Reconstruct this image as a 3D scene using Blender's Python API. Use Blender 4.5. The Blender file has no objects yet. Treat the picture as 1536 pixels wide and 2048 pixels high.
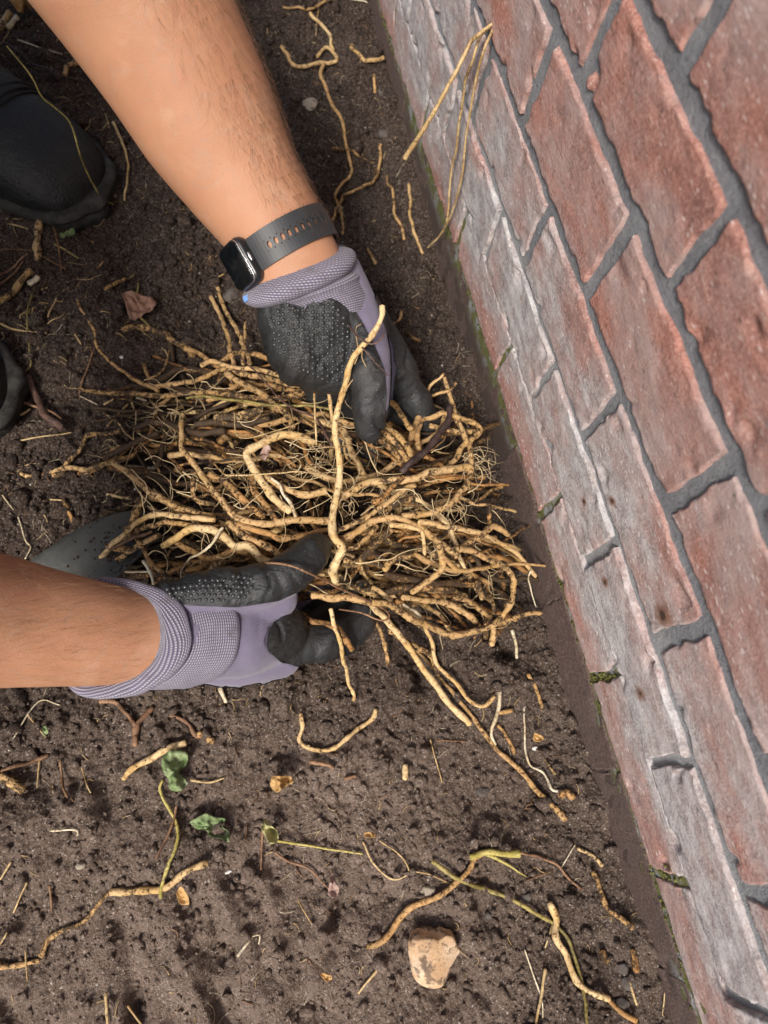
import bpy, math, random
import numpy as np
from mathutils import Vector, Matrix
from mathutils.bvhtree import BVHTree

random.seed(7)
rng = np.random.default_rng(11)
scene = bpy.context.scene

# ------------------------------------------------------------------ camera
F = 1371.0; CX, CY = 768.0, 1024.0; HC = 0.58
def unit(v):
    v = np.array(v, float); return v / np.linalg.norm(v)
_D = unit([-168, 476, F]); _Y = unit([-1053, -4324, F]); _Y = unit(_Y - _D * (_Y @ _D))
_Z = -_D; _X = np.cross(_Y, _Z)
ROT = np.array([_X, _Y, _Z])
cam_d = bpy.data.cameras.new('camera'); cam = bpy.data.objects.new('camera', cam_d)
scene.collection.objects.link(cam); scene.camera = cam
cx_, cy_, cz_ = ROT @ [1, 0, 0], ROT @ [0, -1, 0], ROT @ [0, 0, -1]
M = Matrix.Identity(4)
for i in range(3):
    M[i][0], M[i][1], M[i][2] = cx_[i], cy_[i], cz_[i]
M[2][3] = HC
cam.matrix_world = M
cam_d.sensor_fit = 'VERTICAL'; cam_d.sensor_height = 36.0; cam_d.sensor_width = 27.0
cam_d.lens = F / 2048 * 36.0
cam_d.clip_start = 0.01; cam_d.clip_end = 60
cam_d.dof.use_dof = True; cam_d.dof.focus_distance = 0.50; cam_d.dof.aperture_fstop = 7.0
CAMP = np.array([0, 0, HC])

# ------------------------------------------------------------------ sky, sun, exposure
SUN_EL, SUN_AZ = math.radians(52), math.radians(220)      # azimuth clockwise from +Y
world = bpy.data.worlds.new('World'); scene.world = world; world.use_nodes = True
wn = world.node_tree; wn.nodes.clear()
sky = wn.nodes.new('ShaderNodeTexSky'); sky.sky_type = 'NISHITA'; sky.sun_disc = False
sky.sun_elevation = SUN_EL; sky.sun_rotation = SUN_AZ; sky.dust_density = 4.0; sky.air_density = 1.0
bg = wn.nodes.new('ShaderNodeBackground'); bg.inputs['Strength'].default_value = 0.062
wo = wn.nodes.new('ShaderNodeOutputWorld')
wn.links.new(sky.outputs[0], bg.inputs[0]); wn.links.new(bg.outputs[0], wo.inputs[0])
sd = bpy.data.lights.new('sun', 'SUN'); sd.energy = 1.5; sd.angle = math.radians(12); sd.color = (1.0, 0.955, 0.89)
sun = bpy.data.objects.new('sun', sd); scene.collection.objects.link(sun)
sdir = Vector((math.sin(SUN_AZ) * math.cos(SUN_EL), math.cos(SUN_AZ) * math.cos(SUN_EL), math.sin(SUN_EL)))
sun.rotation_euler = sdir.to_track_quat('Z', 'Y').to_euler(); sun.location = sdir * 5
vs = scene.view_settings
vs.view_transform = 'Standard'; vs.look = 'None'; vs.gamma = 1.0; vs.use_curve_mapping = False
vs.exposure = 1.45

# ------------------------------------------------------------------ pixel <-> place helpers
def P(px, py, z):
    r = ROT @ np.array([px - CX, py - CY, F]); t = (z - HC) / r[2]
    return CAMP + t * r
def pxscale(px, py, z):                     # pixels per metre for something at that height
    r = ROT @ np.array([px - CX, py - CY, F]); t = (z - HC) / r[2]
    return 1.0 / t
def topx(v):
    v = np.asarray(v, float); q = (v - CAMP) @ ROT
    return q[..., 0] / q[..., 2] * F + CX, q[..., 1] / q[..., 2] * F + CY
XW = 0.228                                   # face of the wall

# ------------------------------------------------------------------ noise in numpy
def _tab(seed): return np.random.default_rng(seed).random((256, 256))
_tabs = {}
def vnoise(x, y, seed=0):
    if seed not in _tabs: _tabs[seed] = _tab(seed)
    T = _tabs[seed]
    xi = np.floor(x).astype(int); yi = np.floor(y).astype(int); fx = x - xi; fy = y - yi
    fx = fx * fx * fx * (fx * (fx * 6 - 15) + 10); fy = fy * fy * fy * (fy * (fy * 6 - 15) + 10)
    a = T[xi & 255, yi & 255]; b = T[(xi + 1) & 255, yi & 255]; c = T[xi & 255, (yi + 1) & 255]; d = T[(xi + 1) & 255, (yi + 1) & 255]
    return (a * (1 - fx) + b * fx) * (1 - fy) + (c * (1 - fx) + d * fx) * fy - 0.5
def fbm(x, y, seed=0, o=4):
    s = 0; a = 1.0
    for k in range(o):
        s = s + a * vnoise(x * 2 ** k + 17.3 * k, y * 2 ** k - 9.1 * k, seed + k); a *= 0.5
    return s
def worley(x, y, seed=0):
    if (seed, 'w') not in _tabs: _tabs[(seed, 'w')] = (_tab(seed + 500), _tab(seed + 900), _tab(seed + 1300))
    A, B, Cc = _tabs[(seed, 'w')]
    xi = np.floor(x).astype(int); yi = np.floor(y).astype(int)
    best = np.full(np.shape(x), 9.0); val = np.zeros(np.shape(x))
    for i in (-1, 0, 1):
        for j in (-1, 0, 1):
            u = (xi + i) & 255; v = (yi + j) & 255
            dx = xi + i + A[u, v] - x; dy = yi + j + B[u, v] - y; d = dx * dx + dy * dy
            m = d < best; best = np.where(m, d, best); val = np.where(m, Cc[u, v], val)
    return np.sqrt(best), val

# ------------------------------------------------------------------ object helpers
def link(o): scene.collection.objects.link(o); return o
def tagit(o, label=None, cat=None, group=None, kind=None):
    if label: o['label'] = label
    if cat: o['category'] = cat
    if group: o['group'] = group
    if kind: o['kind'] = kind
    return o
def empty(name, loc, label, cat, group=None):
    o = bpy.data.objects.new(name, None); link(o); o.location = Vector(loc); o.empty_display_size = 0.02
    return tagit(o, label, cat, group)
def mesh_np(name, V, Fq, smooth=True, uv=None):
    """V (n,3); Fq list of faces or an (m,k) array"""
    me = bpy.data.meshes.new(name)
    V = np.asarray(V, float)
    if isinstance(Fq, np.ndarray):
        m, k = Fq.shape
        me.vertices.add(len(V)); me.vertices.foreach_set('co', V.astype(np.float32).ravel())
        me.loops.add(m * k); me.loops.foreach_set('vertex_index', Fq.astype(np.int32).ravel())
        me.polygons.add(m); me.polygons.foreach_set('loop_start', np.arange(0, m * k, k, dtype=np.int32))
        try: me.polygons.foreach_set('loop_total', np.full(m, k, dtype=np.int32))
        except Exception: pass
        me.update(calc_edges=True); me.validate()
    else:
        me.from_pydata([tuple(v) for v in V], [], [tuple(f) for f in Fq]); me.update()
    if smooth: me.polygons.foreach_set('use_smooth', np.ones(len(me.polygons), dtype=bool))
    if uv is not None:
        lay = me.uv_layers.new(name='UVMap'); idx = np.zeros(len(me.loops), dtype=np.int32)
        me.loops.foreach_get('vertex_index', idx); lay.data.foreach_set('uv', np.asarray(uv, np.float32)[idx].ravel())
    return me
def obj(name, V, Fq, mat, parent=None, smooth=True, uv=None, origin=None, **tags):
    V = np.asarray(V, float)
    if parent is not None: origin = np.array(parent.location) if origin is None else origin
    if origin is None: origin = np.array([V[:, 0].mean(), V[:, 1].mean(), V[:, 2].min()])
    me = mesh_np(name, V - origin, Fq, smooth, uv)
    o = bpy.data.objects.new(name, me); link(o)
    if mat: me.materials.append(mat)
    if parent is not None:
        o.parent = parent; o.location = (0, 0, 0)
        # world location of a parent chain is the sum of locations (no rotations are used)
    else: o.location = Vector(origin)
    return tagit(o, **tags)
def subobj(name, V, Fq, mat, parent, smooth=True, uv=None):
    """child of a part (third level): parent chain origin summed"""
    org = np.zeros(3); p = parent
    while p is not None: org = org + np.array(p.location); p = p.parent
    return obj(name, V, Fq, mat, parent, smooth, uv, origin=org)

# ------------------------------------------------------------------ material helpers
class NT:
    def __init__(s, name):
        s.m = bpy.data.materials.new(name); s.m.use_nodes = True; s.t = s.m.node_tree; s.t.nodes.clear()
        s.out = s.n('ShaderNodeOutputMaterial'); s.b = s.n('ShaderNodeBsdfPrincipled'); s.l(s.b.outputs[0], s.out.inputs[0])
    def n(s, k, **kw):
        x = s.t.nodes.new(k)
        for a, v in kw.items(): setattr(x, a, v)
        return x
    def l(s, a, b): s.t.links.new(a, b)
    def setin(s, node, i, v):
        if hasattr(v, 'links') or isinstance(v, bpy.types.NodeSocket): s.l(v, node.inputs[i])
        else: node.inputs[i].default_value = v
    def pos(s): return s.n('ShaderNodeNewGeometry').outputs['Position']
    def objc(s): return s.n('ShaderNodeTexCoord').outputs['Object']
    def rnd(s): return s.n('ShaderNodeObjectInfo').outputs['Random']
    def attr(s, name):
        a = s.n('ShaderNodeAttribute'); a.attribute_type = 'OBJECT'; a.attribute_name = name; return a.outputs['Fac']
    def noise(s, vec, scale, detail=4, rough=0.6, dist=0.0):
        x = s.n('ShaderNodeTexNoise'); s.l(vec, x.inputs['Vector'])
        x.inputs['Scale'].default_value = scale; x.inputs['Detail'].default_value = detail
        x.inputs['Roughness'].default_value = rough; x.inputs['Distortion'].default_value = dist
        return x.outputs['Fac']
    def vor(s, vec, scale, feature='F1', out='Distance', rand=1.0):
        x = s.n('ShaderNodeTexVoronoi', feature=feature); s.l(vec, x.inputs['Vector'])
        x.inputs['Scale'].default_value = scale; x.inputs['Randomness'].default_value = rand
        return x.outputs[out]
    def math(s, op, a, b=0.0, clamp=False):
        x = s.n('ShaderNodeMath', operation=op, use_clamp=clamp); s.setin(x, 0, a); s.setin(x, 1, b); return x.outputs[0]
    def ss(s, v, lo, hi, a=0.0, b=1.0):
        x = s.n('ShaderNodeMapRange', interpolation_type='SMOOTHSTEP'); s.setin(x, 'Value', v)
        x.inputs['From Min'].default_value = lo; x.inputs['From Max'].default_value = hi
        x.inputs['To Min'].default_value = a; x.inputs['To Max'].default_value = b
        return x.outputs[0]
    def mix(s, f, a, b, mode='MIX'):
        x = s.n('ShaderNodeMix', data_type='RGBA', blend_type=mode, clamp_factor=True); s.setin(x, 0, f)
        for i, v in ((6, a), (7, b)):
            if isinstance(v, (tuple, list)): v = tuple(v) + ((1,) if len(v) == 3 else ())
            s.setin(x, i, v)
        return x.outputs[2]
    def vscale(s, vec, sc, off=None):
        x = s.n('ShaderNodeVectorMath', operation='MULTIPLY'); s.l(vec, x.inputs[0]); x.inputs[1].default_value = sc
        if off is None: return x.outputs[0]
        y = s.n('ShaderNodeVectorMath', operation='ADD'); s.l(x.outputs[0], y.inputs[0]); s.setin(y, 1, off); return y.outputs[0]
    def bump(s, h, dist, strength=1.0):
        x = s.n('ShaderNodeBump'); s.l(h, x.inputs['Height']); x.inputs['Distance'].default_value = dist; x.inputs['Strength'].default_value = strength
        s.l(x.outputs[0], s.b.inputs['Normal']); return x
    def fin(s, col, rough=0.8, spec=0.3):
        if isinstance(col, (tuple, list)): s.b.inputs['Base Color'].default_value = tuple(col) + ((1,) if len(col) == 3 else ())
        else: s.l(col, s.b.inputs['Base Color'])
        s.setin(s.b, 'Roughness', rough); s.b.inputs['Specular IOR Level'].default_value = spec
        return s.m
    def sep(s, vec):
        x = s.n('ShaderNodeSeparateXYZ'); s.l(vec, x.inputs[0]); return x.outputs

def simple(name, col, rough=0.6, spec=0.3, nscale=0, namp=0.25, bscale=0, bdist=0.0003):
    t = NT(name); p = t.objc(); c = col
    if nscale:
        n = t.noise(p, nscale, 5)
        c = t.mix(t.ss(n, 0.3, 0.7), tuple(x * (1 - namp) for x in col), tuple(min(1, x * (1 + namp)) for x in col))
    if bscale: t.bump(t.noise(p, bscale, 3), bdist)
    return t.fin(c, rough, spec)

# ---- soil
def soil_mat(name, clod=False):
    t = NT(name); p = t.pos()
    big = t.noise(p, 7.0, 3); mid = t.noise(p, 60, 5, 0.65); fine = t.noise(p, 520, 4, 0.75); f2 = t.noise(p, 230, 4, 0.75)
    base = t.mix(t.ss(mid, 0.30, 0.7), (0.035, 0.023, 0.017), (0.068, 0.0455, 0.034))
    xyz = t.sep(p)
    # dry crust and moist dug soil, with the person's shade towards +y painted in
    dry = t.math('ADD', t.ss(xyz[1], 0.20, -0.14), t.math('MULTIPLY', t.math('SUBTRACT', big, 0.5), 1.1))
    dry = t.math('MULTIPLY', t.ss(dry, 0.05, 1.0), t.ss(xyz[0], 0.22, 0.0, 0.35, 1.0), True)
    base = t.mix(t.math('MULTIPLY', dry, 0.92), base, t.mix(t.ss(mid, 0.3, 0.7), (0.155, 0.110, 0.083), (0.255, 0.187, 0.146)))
    base = t.mix(t.ss(fine, 0.50, 0.64, 0, 0.75), base, t.mix(0.5, base, (0.36, 0.29, 0.245)))
    base = t.mix(t.ss(fine, 0.47, 0.33, 0, 0.85), base, t.mix(0.8, base, (0.012, 0.008, 0.007)))
    base = t.mix(t.ss(f2, 0.40, 0.28, 0, 0.25), base, (0.020, 0.014, 0.011))
    # pale sand grains
    for sc_, lo_, am_ in ((620, 0.62, 0.75), (420, 0.86, 0.85)):
        vd = t.vor(p, sc_); vs_ = t.sep(t.vor(p, sc_, out='Color'))
        grain = t.math('MULTIPLY', t.ss(vd, 0.46, 0.26), t.ss(vs_[0], lo_, lo_ + 0.03))
        gcol = t.mix(vs_[1], (0.50, 0.42, 0.36), (0.10, 0.068, 0.05)); gcol = t.mix(t.ss(dry, 0.0, 0.6, 0.55, 0.0), gcol, base)
        base = t.mix(t.math('MULTIPLY', grain, am_), base, gcol)
    vd2 = t.vor(p, 170); vc2 = t.sep(t.vor(p, 170, out='Color'))
    g2 = t.math('MULTIPLY', t.ss(vd2, 0.17, 0.1), t.ss(vc2[0], 0.955, 0.96))
    base = t.mix(g2, base, (0.5, 0.46, 0.40))
    h = t.math('ADD', t.math('MULTIPLY', fine, 0.9), t.math('MULTIPLY', f2, 1.2))
    t.bump(h, 0.0030, 1.0)
    return t.fin(base, 0.92, 0.2)
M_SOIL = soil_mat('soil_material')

# ---- root skin; per-object: tint (0 cream .. 1 brown), dirt 0..1
def root_mat():
    t = NT('root_skin'); p0 = t.objc(); r = t.rnd()
    off = t.n('ShaderNodeCombineXYZ'); t.l(t.math('MULTIPLY', r, 7.0), off.inputs[0]); t.l(t.math('MULTIPLY', r, 3.0), off.inputs[1])
    p = t.vscale(p0, (1, 1, 1), off.outputs[0])
    tint = t.attr('tint'); dirt = t.attr('dirt')
    n1 = t.noise(p, 34, 4, 0.6); n2 = t.noise(p, 290, 4, 0.7); n3 = t.noise(p, 800, 3, 0.7)
    cream = t.mix(t.ss(n1, 0.35, 0.65), (0.54, 0.35, 0.135), (0.72, 0.57, 0.32))
    tan = t.mix(t.ss(n1, 0.35, 0.65), (0.21, 0.092, 0.027), (0.44, 0.232, 0.080))
    f = t.math('ADD', tint, t.math('MULTIPLY', t.math('SUBTRACT', n1, 0.5), 1.5), True)
    col = t.mix(f, cream, tan)
    col = t.mix(t.ss(n2, 0.47, 0.68, 0, 0.65), col, (0.22, 0.088, 0.022))
    vd = t.vor(p, 330)
    col = t.mix(t.math('MULTIPLY', t.ss(vd, 0.36, 0.16), t.ss(n2, 0.42, 0.58, 0.0, 0.85)), col, (0.045, 0.022, 0.010))
    th = t.math('SUBTRACT', t.math('ADD', t.math('ADD', t.math('MULTIPLY', n2, 0.45), t.math('MULTIPLY', t.noise(p, 70, 4, 0.6), 0.35)), t.math('MULTIPLY', n3, 0.3)), t.math('SUBTRACT', 0.765, t.math('MULTIPLY', dirt, 0.40)))
    dm = t.ss(th, -0.035, 0.045)
    col = t.mix(t.math('MULTIPLY', dm, 0.93), col, (0.028, 0.018, 0.012))
    t.bump(t.math('ADD', t.math('MULTIPLY', n2, 0.9), t.math('MULTIPLY', dm, 0.6)), 0.0016, 0.9)
    return t.fin(col, 0.66, 0.32)
M_ROOT = root_mat()
def stem_mat(name, a, b, sc=60):
    t = NT(name); p = t.pos(); n = t.noise(p, sc, 4); n2 = t.noise(p, 500, 3)
    c = t.mix(t.ss(n, 0.35, 0.65), a, b); c = t.mix(t.ss(n2, 0.52, 0.66, 0, 0.75), c, tuple(x * 0.22 for x in a)); c = t.mix(t.ss(t.noise(p, 150, 4), 0.55, 0.72, 0, 0.7), c, (0.05, 0.032, 0.02))
    t.bump(n2, 0.0004)
    return t.fin(c, 0.55, 0.35)
M_STRAW = stem_mat('straw', (0.33, 0.21, 0.085), (0.52, 0.38, 0.19))
M_WHITE = stem_mat('white_rootlet', (0.44, 0.34, 0.20), (0.68, 0.60, 0.44))
M_RED = stem_mat('reddish_stem', (0.14, 0.068, 0.036), (0.29, 0.165, 0.09))
M_OLIVE = stem_mat('olive_stem', (0.16, 0.125, 0.035), (0.33, 0.26, 0.085))
M_GREEN = stem_mat('yellow_green_stem', (0.33, 0.27, 0.06), (0.48, 0.40, 0.14))
M_BARK = stem_mat('dark_bark', (0.030, 0.018, 0.016), (0.07, 0.042, 0.036), 150)
M_RTWIG = stem_mat('red_twig_bark', (0.07, 0.038, 0.03), (0.15, 0.085, 0.062), 90)
M_DARKTWIG = stem_mat('brown_twig', (0.10, 0.05, 0.024), (0.20, 0.11, 0.055), 120)
M_HAIRROOT = simple('fine_root_hair', (0.55, 0.42, 0.24), 0.7, 0.2)

# ================================================================== THE GROUND
BUMPS = [  # px, py, height m, radius m : hollows and mounds seen in the bed
    (105, 1570, -.012, .022), (215, 1600, -.013, .020), (160, 1610, .007, .022), (60, 1680, .006, .05), (260, 1690, .006, .04),
    (445, 1880, -.012, .016), (480, 1800, .006, .03), (690, 1860, -.017, .012), (655, 1880, .010, .025), (270, 2000, -.014, .010),
    (200, 1930, .004, .04), (840, 1335, -.022, .018), (915, 1300, .016, .020), (985, 1310, -.014, .014), (1010, 1370, .008, .015),
    (600, 1440, -.010, .024), (560, 1390, .008, .02), (700, 1560, .006, .03), (905, 1560, -.006, .03), (760, 1830, -.012, .02),
    (980, 1790, -.010, .015), (1180, 1960, -.008, .02), (1060, 1560, -.010, .020), (1190, 1680, -.006, .02), (470, 1960, .006, .04),
    (330, 1460, .005, .02), (30, 1450, .006, .03), (380, 1840, .006, .03), (600, 1990, -.008, .02),
    (720, 350, -.018, .03), (640, 330, .010, .03), (700, 420, -.014, .02), (790, 560, .010, .03), (680, 200, .012, .04), (600, 260, .010, .03),
    (560, 60, .012, .05), (850, 640, -.010, .03), (930, 1000, -.010, .04), (250, 610, .008, .03), (160, 700, .008, .04), (120, 560, -.008, .03),
    (60, 480, .010, .04), (300, 740, -.006, .03), (90, 890, .006, .03), (330, 490, .006, .04), (180, 990, .006, .03), (40, 1010, -.004, .03),
    (280, 890, -.010, .02), (340, 940, -.010, .02), (60, 40, .010, .06), (400, 640, -.006, .02)]
BW = [(*P(a, b, 0)[:2], h, r) for a, b, h, r in BUMPS]
def ground_macro(x, y):
    x = np.asarray(x, float); y = np.asarray(y, float)
    z = 0.010 * fbm(x * 9, y * 9, 21, 3)
    xw_ = x + 0.030 * fbm(x * 24, y * 24, 51, 3); yw_ = y + 0.030 * fbm(x * 24 + 40, y * 24, 55, 3)
    for bx, by, h, r in BW: z = z + (1.5 if h > 0 else 1.15) * h * np.exp(-((xw_ - bx) ** 2 + (yw_ - by) ** 2) / (r * r))
    z = z + 0.035 * np.clip((y - 0.45) / 0.4, 0, 1) ** 1.5 * np.clip((x - 0.02) / 0.2, 0, 1)
    z = z + (0.003 + 0.022 * np.clip(fbm(y * 16, y * 0 + 2.5, 47, 3) + .15, 0, 1)) * np.exp(-((x - XW) / (0.014 + 0.012 * (vnoise(y * 22, y * 0, 49) + .5))) ** 2)
    z = z + 0.009 * fbm(x * 26, y * 26, 33, 2) + 0.012 * np.clip(fbm(x * 17 + 5, y * 17, 57, 3), 0, 1)
    fur = np.clip(-(y + 0.02) / 0.06, 0, 1) * np.clip((0.02 - x) / 0.05, 0, 1)            # raked furrows on the open bed at the near left
    z = z + fur * 0.006 * np.sin((x + 0.25 * y + 0.06 * fbm(x * 14, y * 9, 37, 3)) * 150) * np.clip(0.4 + 2.2 * fbm(x * 9, y * 7, 39, 3), 0, 1.2)
    return z
def ground_z(x, y):
    x = np.asarray(x, float); y = np.asarray(y, float)
    z = ground_macro(x, y)
    near = np.clip((1.6 - np.hypot(x, y - 0.3)) / 0.5, 0, 1)
    smooth_ = 1 - 0.45 * np.clip(-(y - 0.02) / 0.2, 0, 1) * np.clip((0.10 - x) / 0.12, 0, 1)      # trampled open bed is flatter
    d1, v1 = worley(x * 75 + 0.6 * vnoise(x * 120, y * 120, 3), y * 75 + 0.6 * vnoise(x * 120, y * 120, 4), 1)
    d2, v2 = worley(x * 190, y * 190, 2)
    d3, v3 = worley(x * 380, y * 380, 3)
    lump = 0.0050 * np.clip(1 - d1 * 1.1, 0, 1) ** 1.3 * np.clip(v1 * 2.4 - 1.2, 0, 1)
    crumb = 0.0030 * np.clip(1 - d2 * 1.2, 0, 1) ** 0.7 * np.clip(v2 * 1.6 - 0.5, 0, 1)
    grit = 0.0022 * np.clip(1 - d3 * 1.3, 0, 1) ** 0.6 * np.clip(v3 * 1.5 - 0.25, 0, 1)
    return z + near * smooth_ * (lump + crumb + grit + 0.0016 * fbm(x * 110, y * 110, 45, 3))
def axis_pts(lo, hi, step, far):
    fine_ = np.arange(lo, hi + step / 2, step); out = []; d = step; v = lo
    while v > -far: d *= 1.22; v -= d; out.append(v)
    hi_out = []; d = step; v = fine_[-1]
    while v < far: d *= 1.22; v += d; hi_out.append(v)
    return np.concatenate([np.array(out[::-1]), fine_, np.array(hi_out)])
gx = axis_pts(-0.30, 0.245, 0.00125, 9.0); gy = axis_pts(-0.28, 0.93, 0.00135, 9.0)
GX, GY = np.meshgrid(gx, gy, indexing='ij'); GZ = ground_z(GX, GY)
nx, ny = GX.shape; I = np.arange(nx * ny).reshape(nx, ny)
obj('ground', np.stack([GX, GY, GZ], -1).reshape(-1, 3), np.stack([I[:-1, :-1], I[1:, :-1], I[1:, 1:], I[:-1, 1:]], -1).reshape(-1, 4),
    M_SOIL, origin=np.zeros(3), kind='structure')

def ground_at(x, y):
    i = min(max(int(np.searchsorted(gx, x)) - 1, 0), nx - 2); j = min(max(int(np.searchsorted(gy, y)) - 1, 0), ny - 2)
    u = (x - gx[i]) / (gx[i + 1] - gx[i]); v = (y - gy[j]) / (gy[j + 1] - gy[j])
    return float((GZ[i, j] * (1 - u) + GZ[i + 1, j] * u) * (1 - v) + (GZ[i, j + 1] * (1 - u) + GZ[i + 1, j + 1] * u) * v)
# unit icosphere copies as crumbs
def ico(sub):
    import bmesh
    bm = bmesh.new(); bmesh.ops.create_icosphere(bm, subdivisions=sub, radius=1.0)
    V = np.array([v.co[:] for v in bm.verts]); Fc = np.array([[v.index for v in f.verts] for f in bm.faces]); bm.free(); return V, Fc
ICO1, ICO1F = ico(1); ICO2, ICO2F = ico(2); ICO3, ICO3F = ico(5)
def crumbs(name, n, rmin, rmax, power, mat, base, bf, seed, **tags):
    g = np.random.default_rng(seed)
    y = g.uniform(-0.27, 0.92, n * 2); x = g.uniform(-0.28, 0.225, n * 2)
    dens = 0.35 + 0.65 * np.clip(fbm(x * 14, y * 14, 61, 3) * 1.6 + 0.5, 0, 1)
    dens = dens * (1 - 0.55 * np.clip(-(y - 0.0) / 0.15, 0, 1) * np.clip((0.05 - x) / 0.1, 0, 1))
    keep = g.random(n * 2) < dens; x = x[keep][:n]; y = y[keep][:n]; n = len(x)
    r = rmin * (1 - g.random(n) * (1 - (rmin / rmax) ** power)) ** (-1 / power)
    z = ground_z(x, y) + r * g.uniform(-0.1, 0.5, n)
    V = np.repeat(base[None], n, 0)
    an = g.uniform(0, 6.28, (n, 3)); sc = g.uniform(0.65, 1.15, (n, 3))
    ph = g.uniform(0, 50, (n, 1, 3))
    lump = 1 + 0.30 * np.sin(V[..., 0] * 3.1 + ph[..., 0]) * np.sin(V[..., 1] * 2.7 + ph[..., 1]) + 0.18 * np.sin(V[..., 2] * 5.3 + ph[..., 2]) + g.normal(0, 0.07, V.shape[:2])
    V = V * lump[..., None] * sc[:, None, :]
    c, s = np.cos(an), np.sin(an)
    X = V[..., 0] * c[:, :1] - V[..., 1] * s[:, :1]; Yv = V[..., 0] * s[:, :1] + V[..., 1] * c[:, :1]; Zv = V[..., 2]
    Y2 = Yv * c[:, 1:2] - Zv * s[:, 1:2]; Z2 = Yv * s[:, 1:2] + Zv * c[:, 1:2]
    V = np.stack([X, Y2, Z2], -1) * r[:, None, None] + np.stack([x, y, z], -1)[:, None, :]
    Fa = (bf[None] + (np.arange(n) * len(base))[:, None, None]).reshape(-1, 3)
    return obj(name, V.reshape(-1, 3), Fa, mat, origin=np.zeros(3), smooth=True, **tags)
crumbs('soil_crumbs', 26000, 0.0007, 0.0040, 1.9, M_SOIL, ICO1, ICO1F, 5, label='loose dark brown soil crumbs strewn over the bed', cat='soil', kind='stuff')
crumbs('soil_clods', 2300, 0.0022, 0.0085, 2.1, M_SOIL, ICO2, ICO2F, 6, label='larger dark soil clods lying on the bed', cat='soil', kind='stuff')

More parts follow.
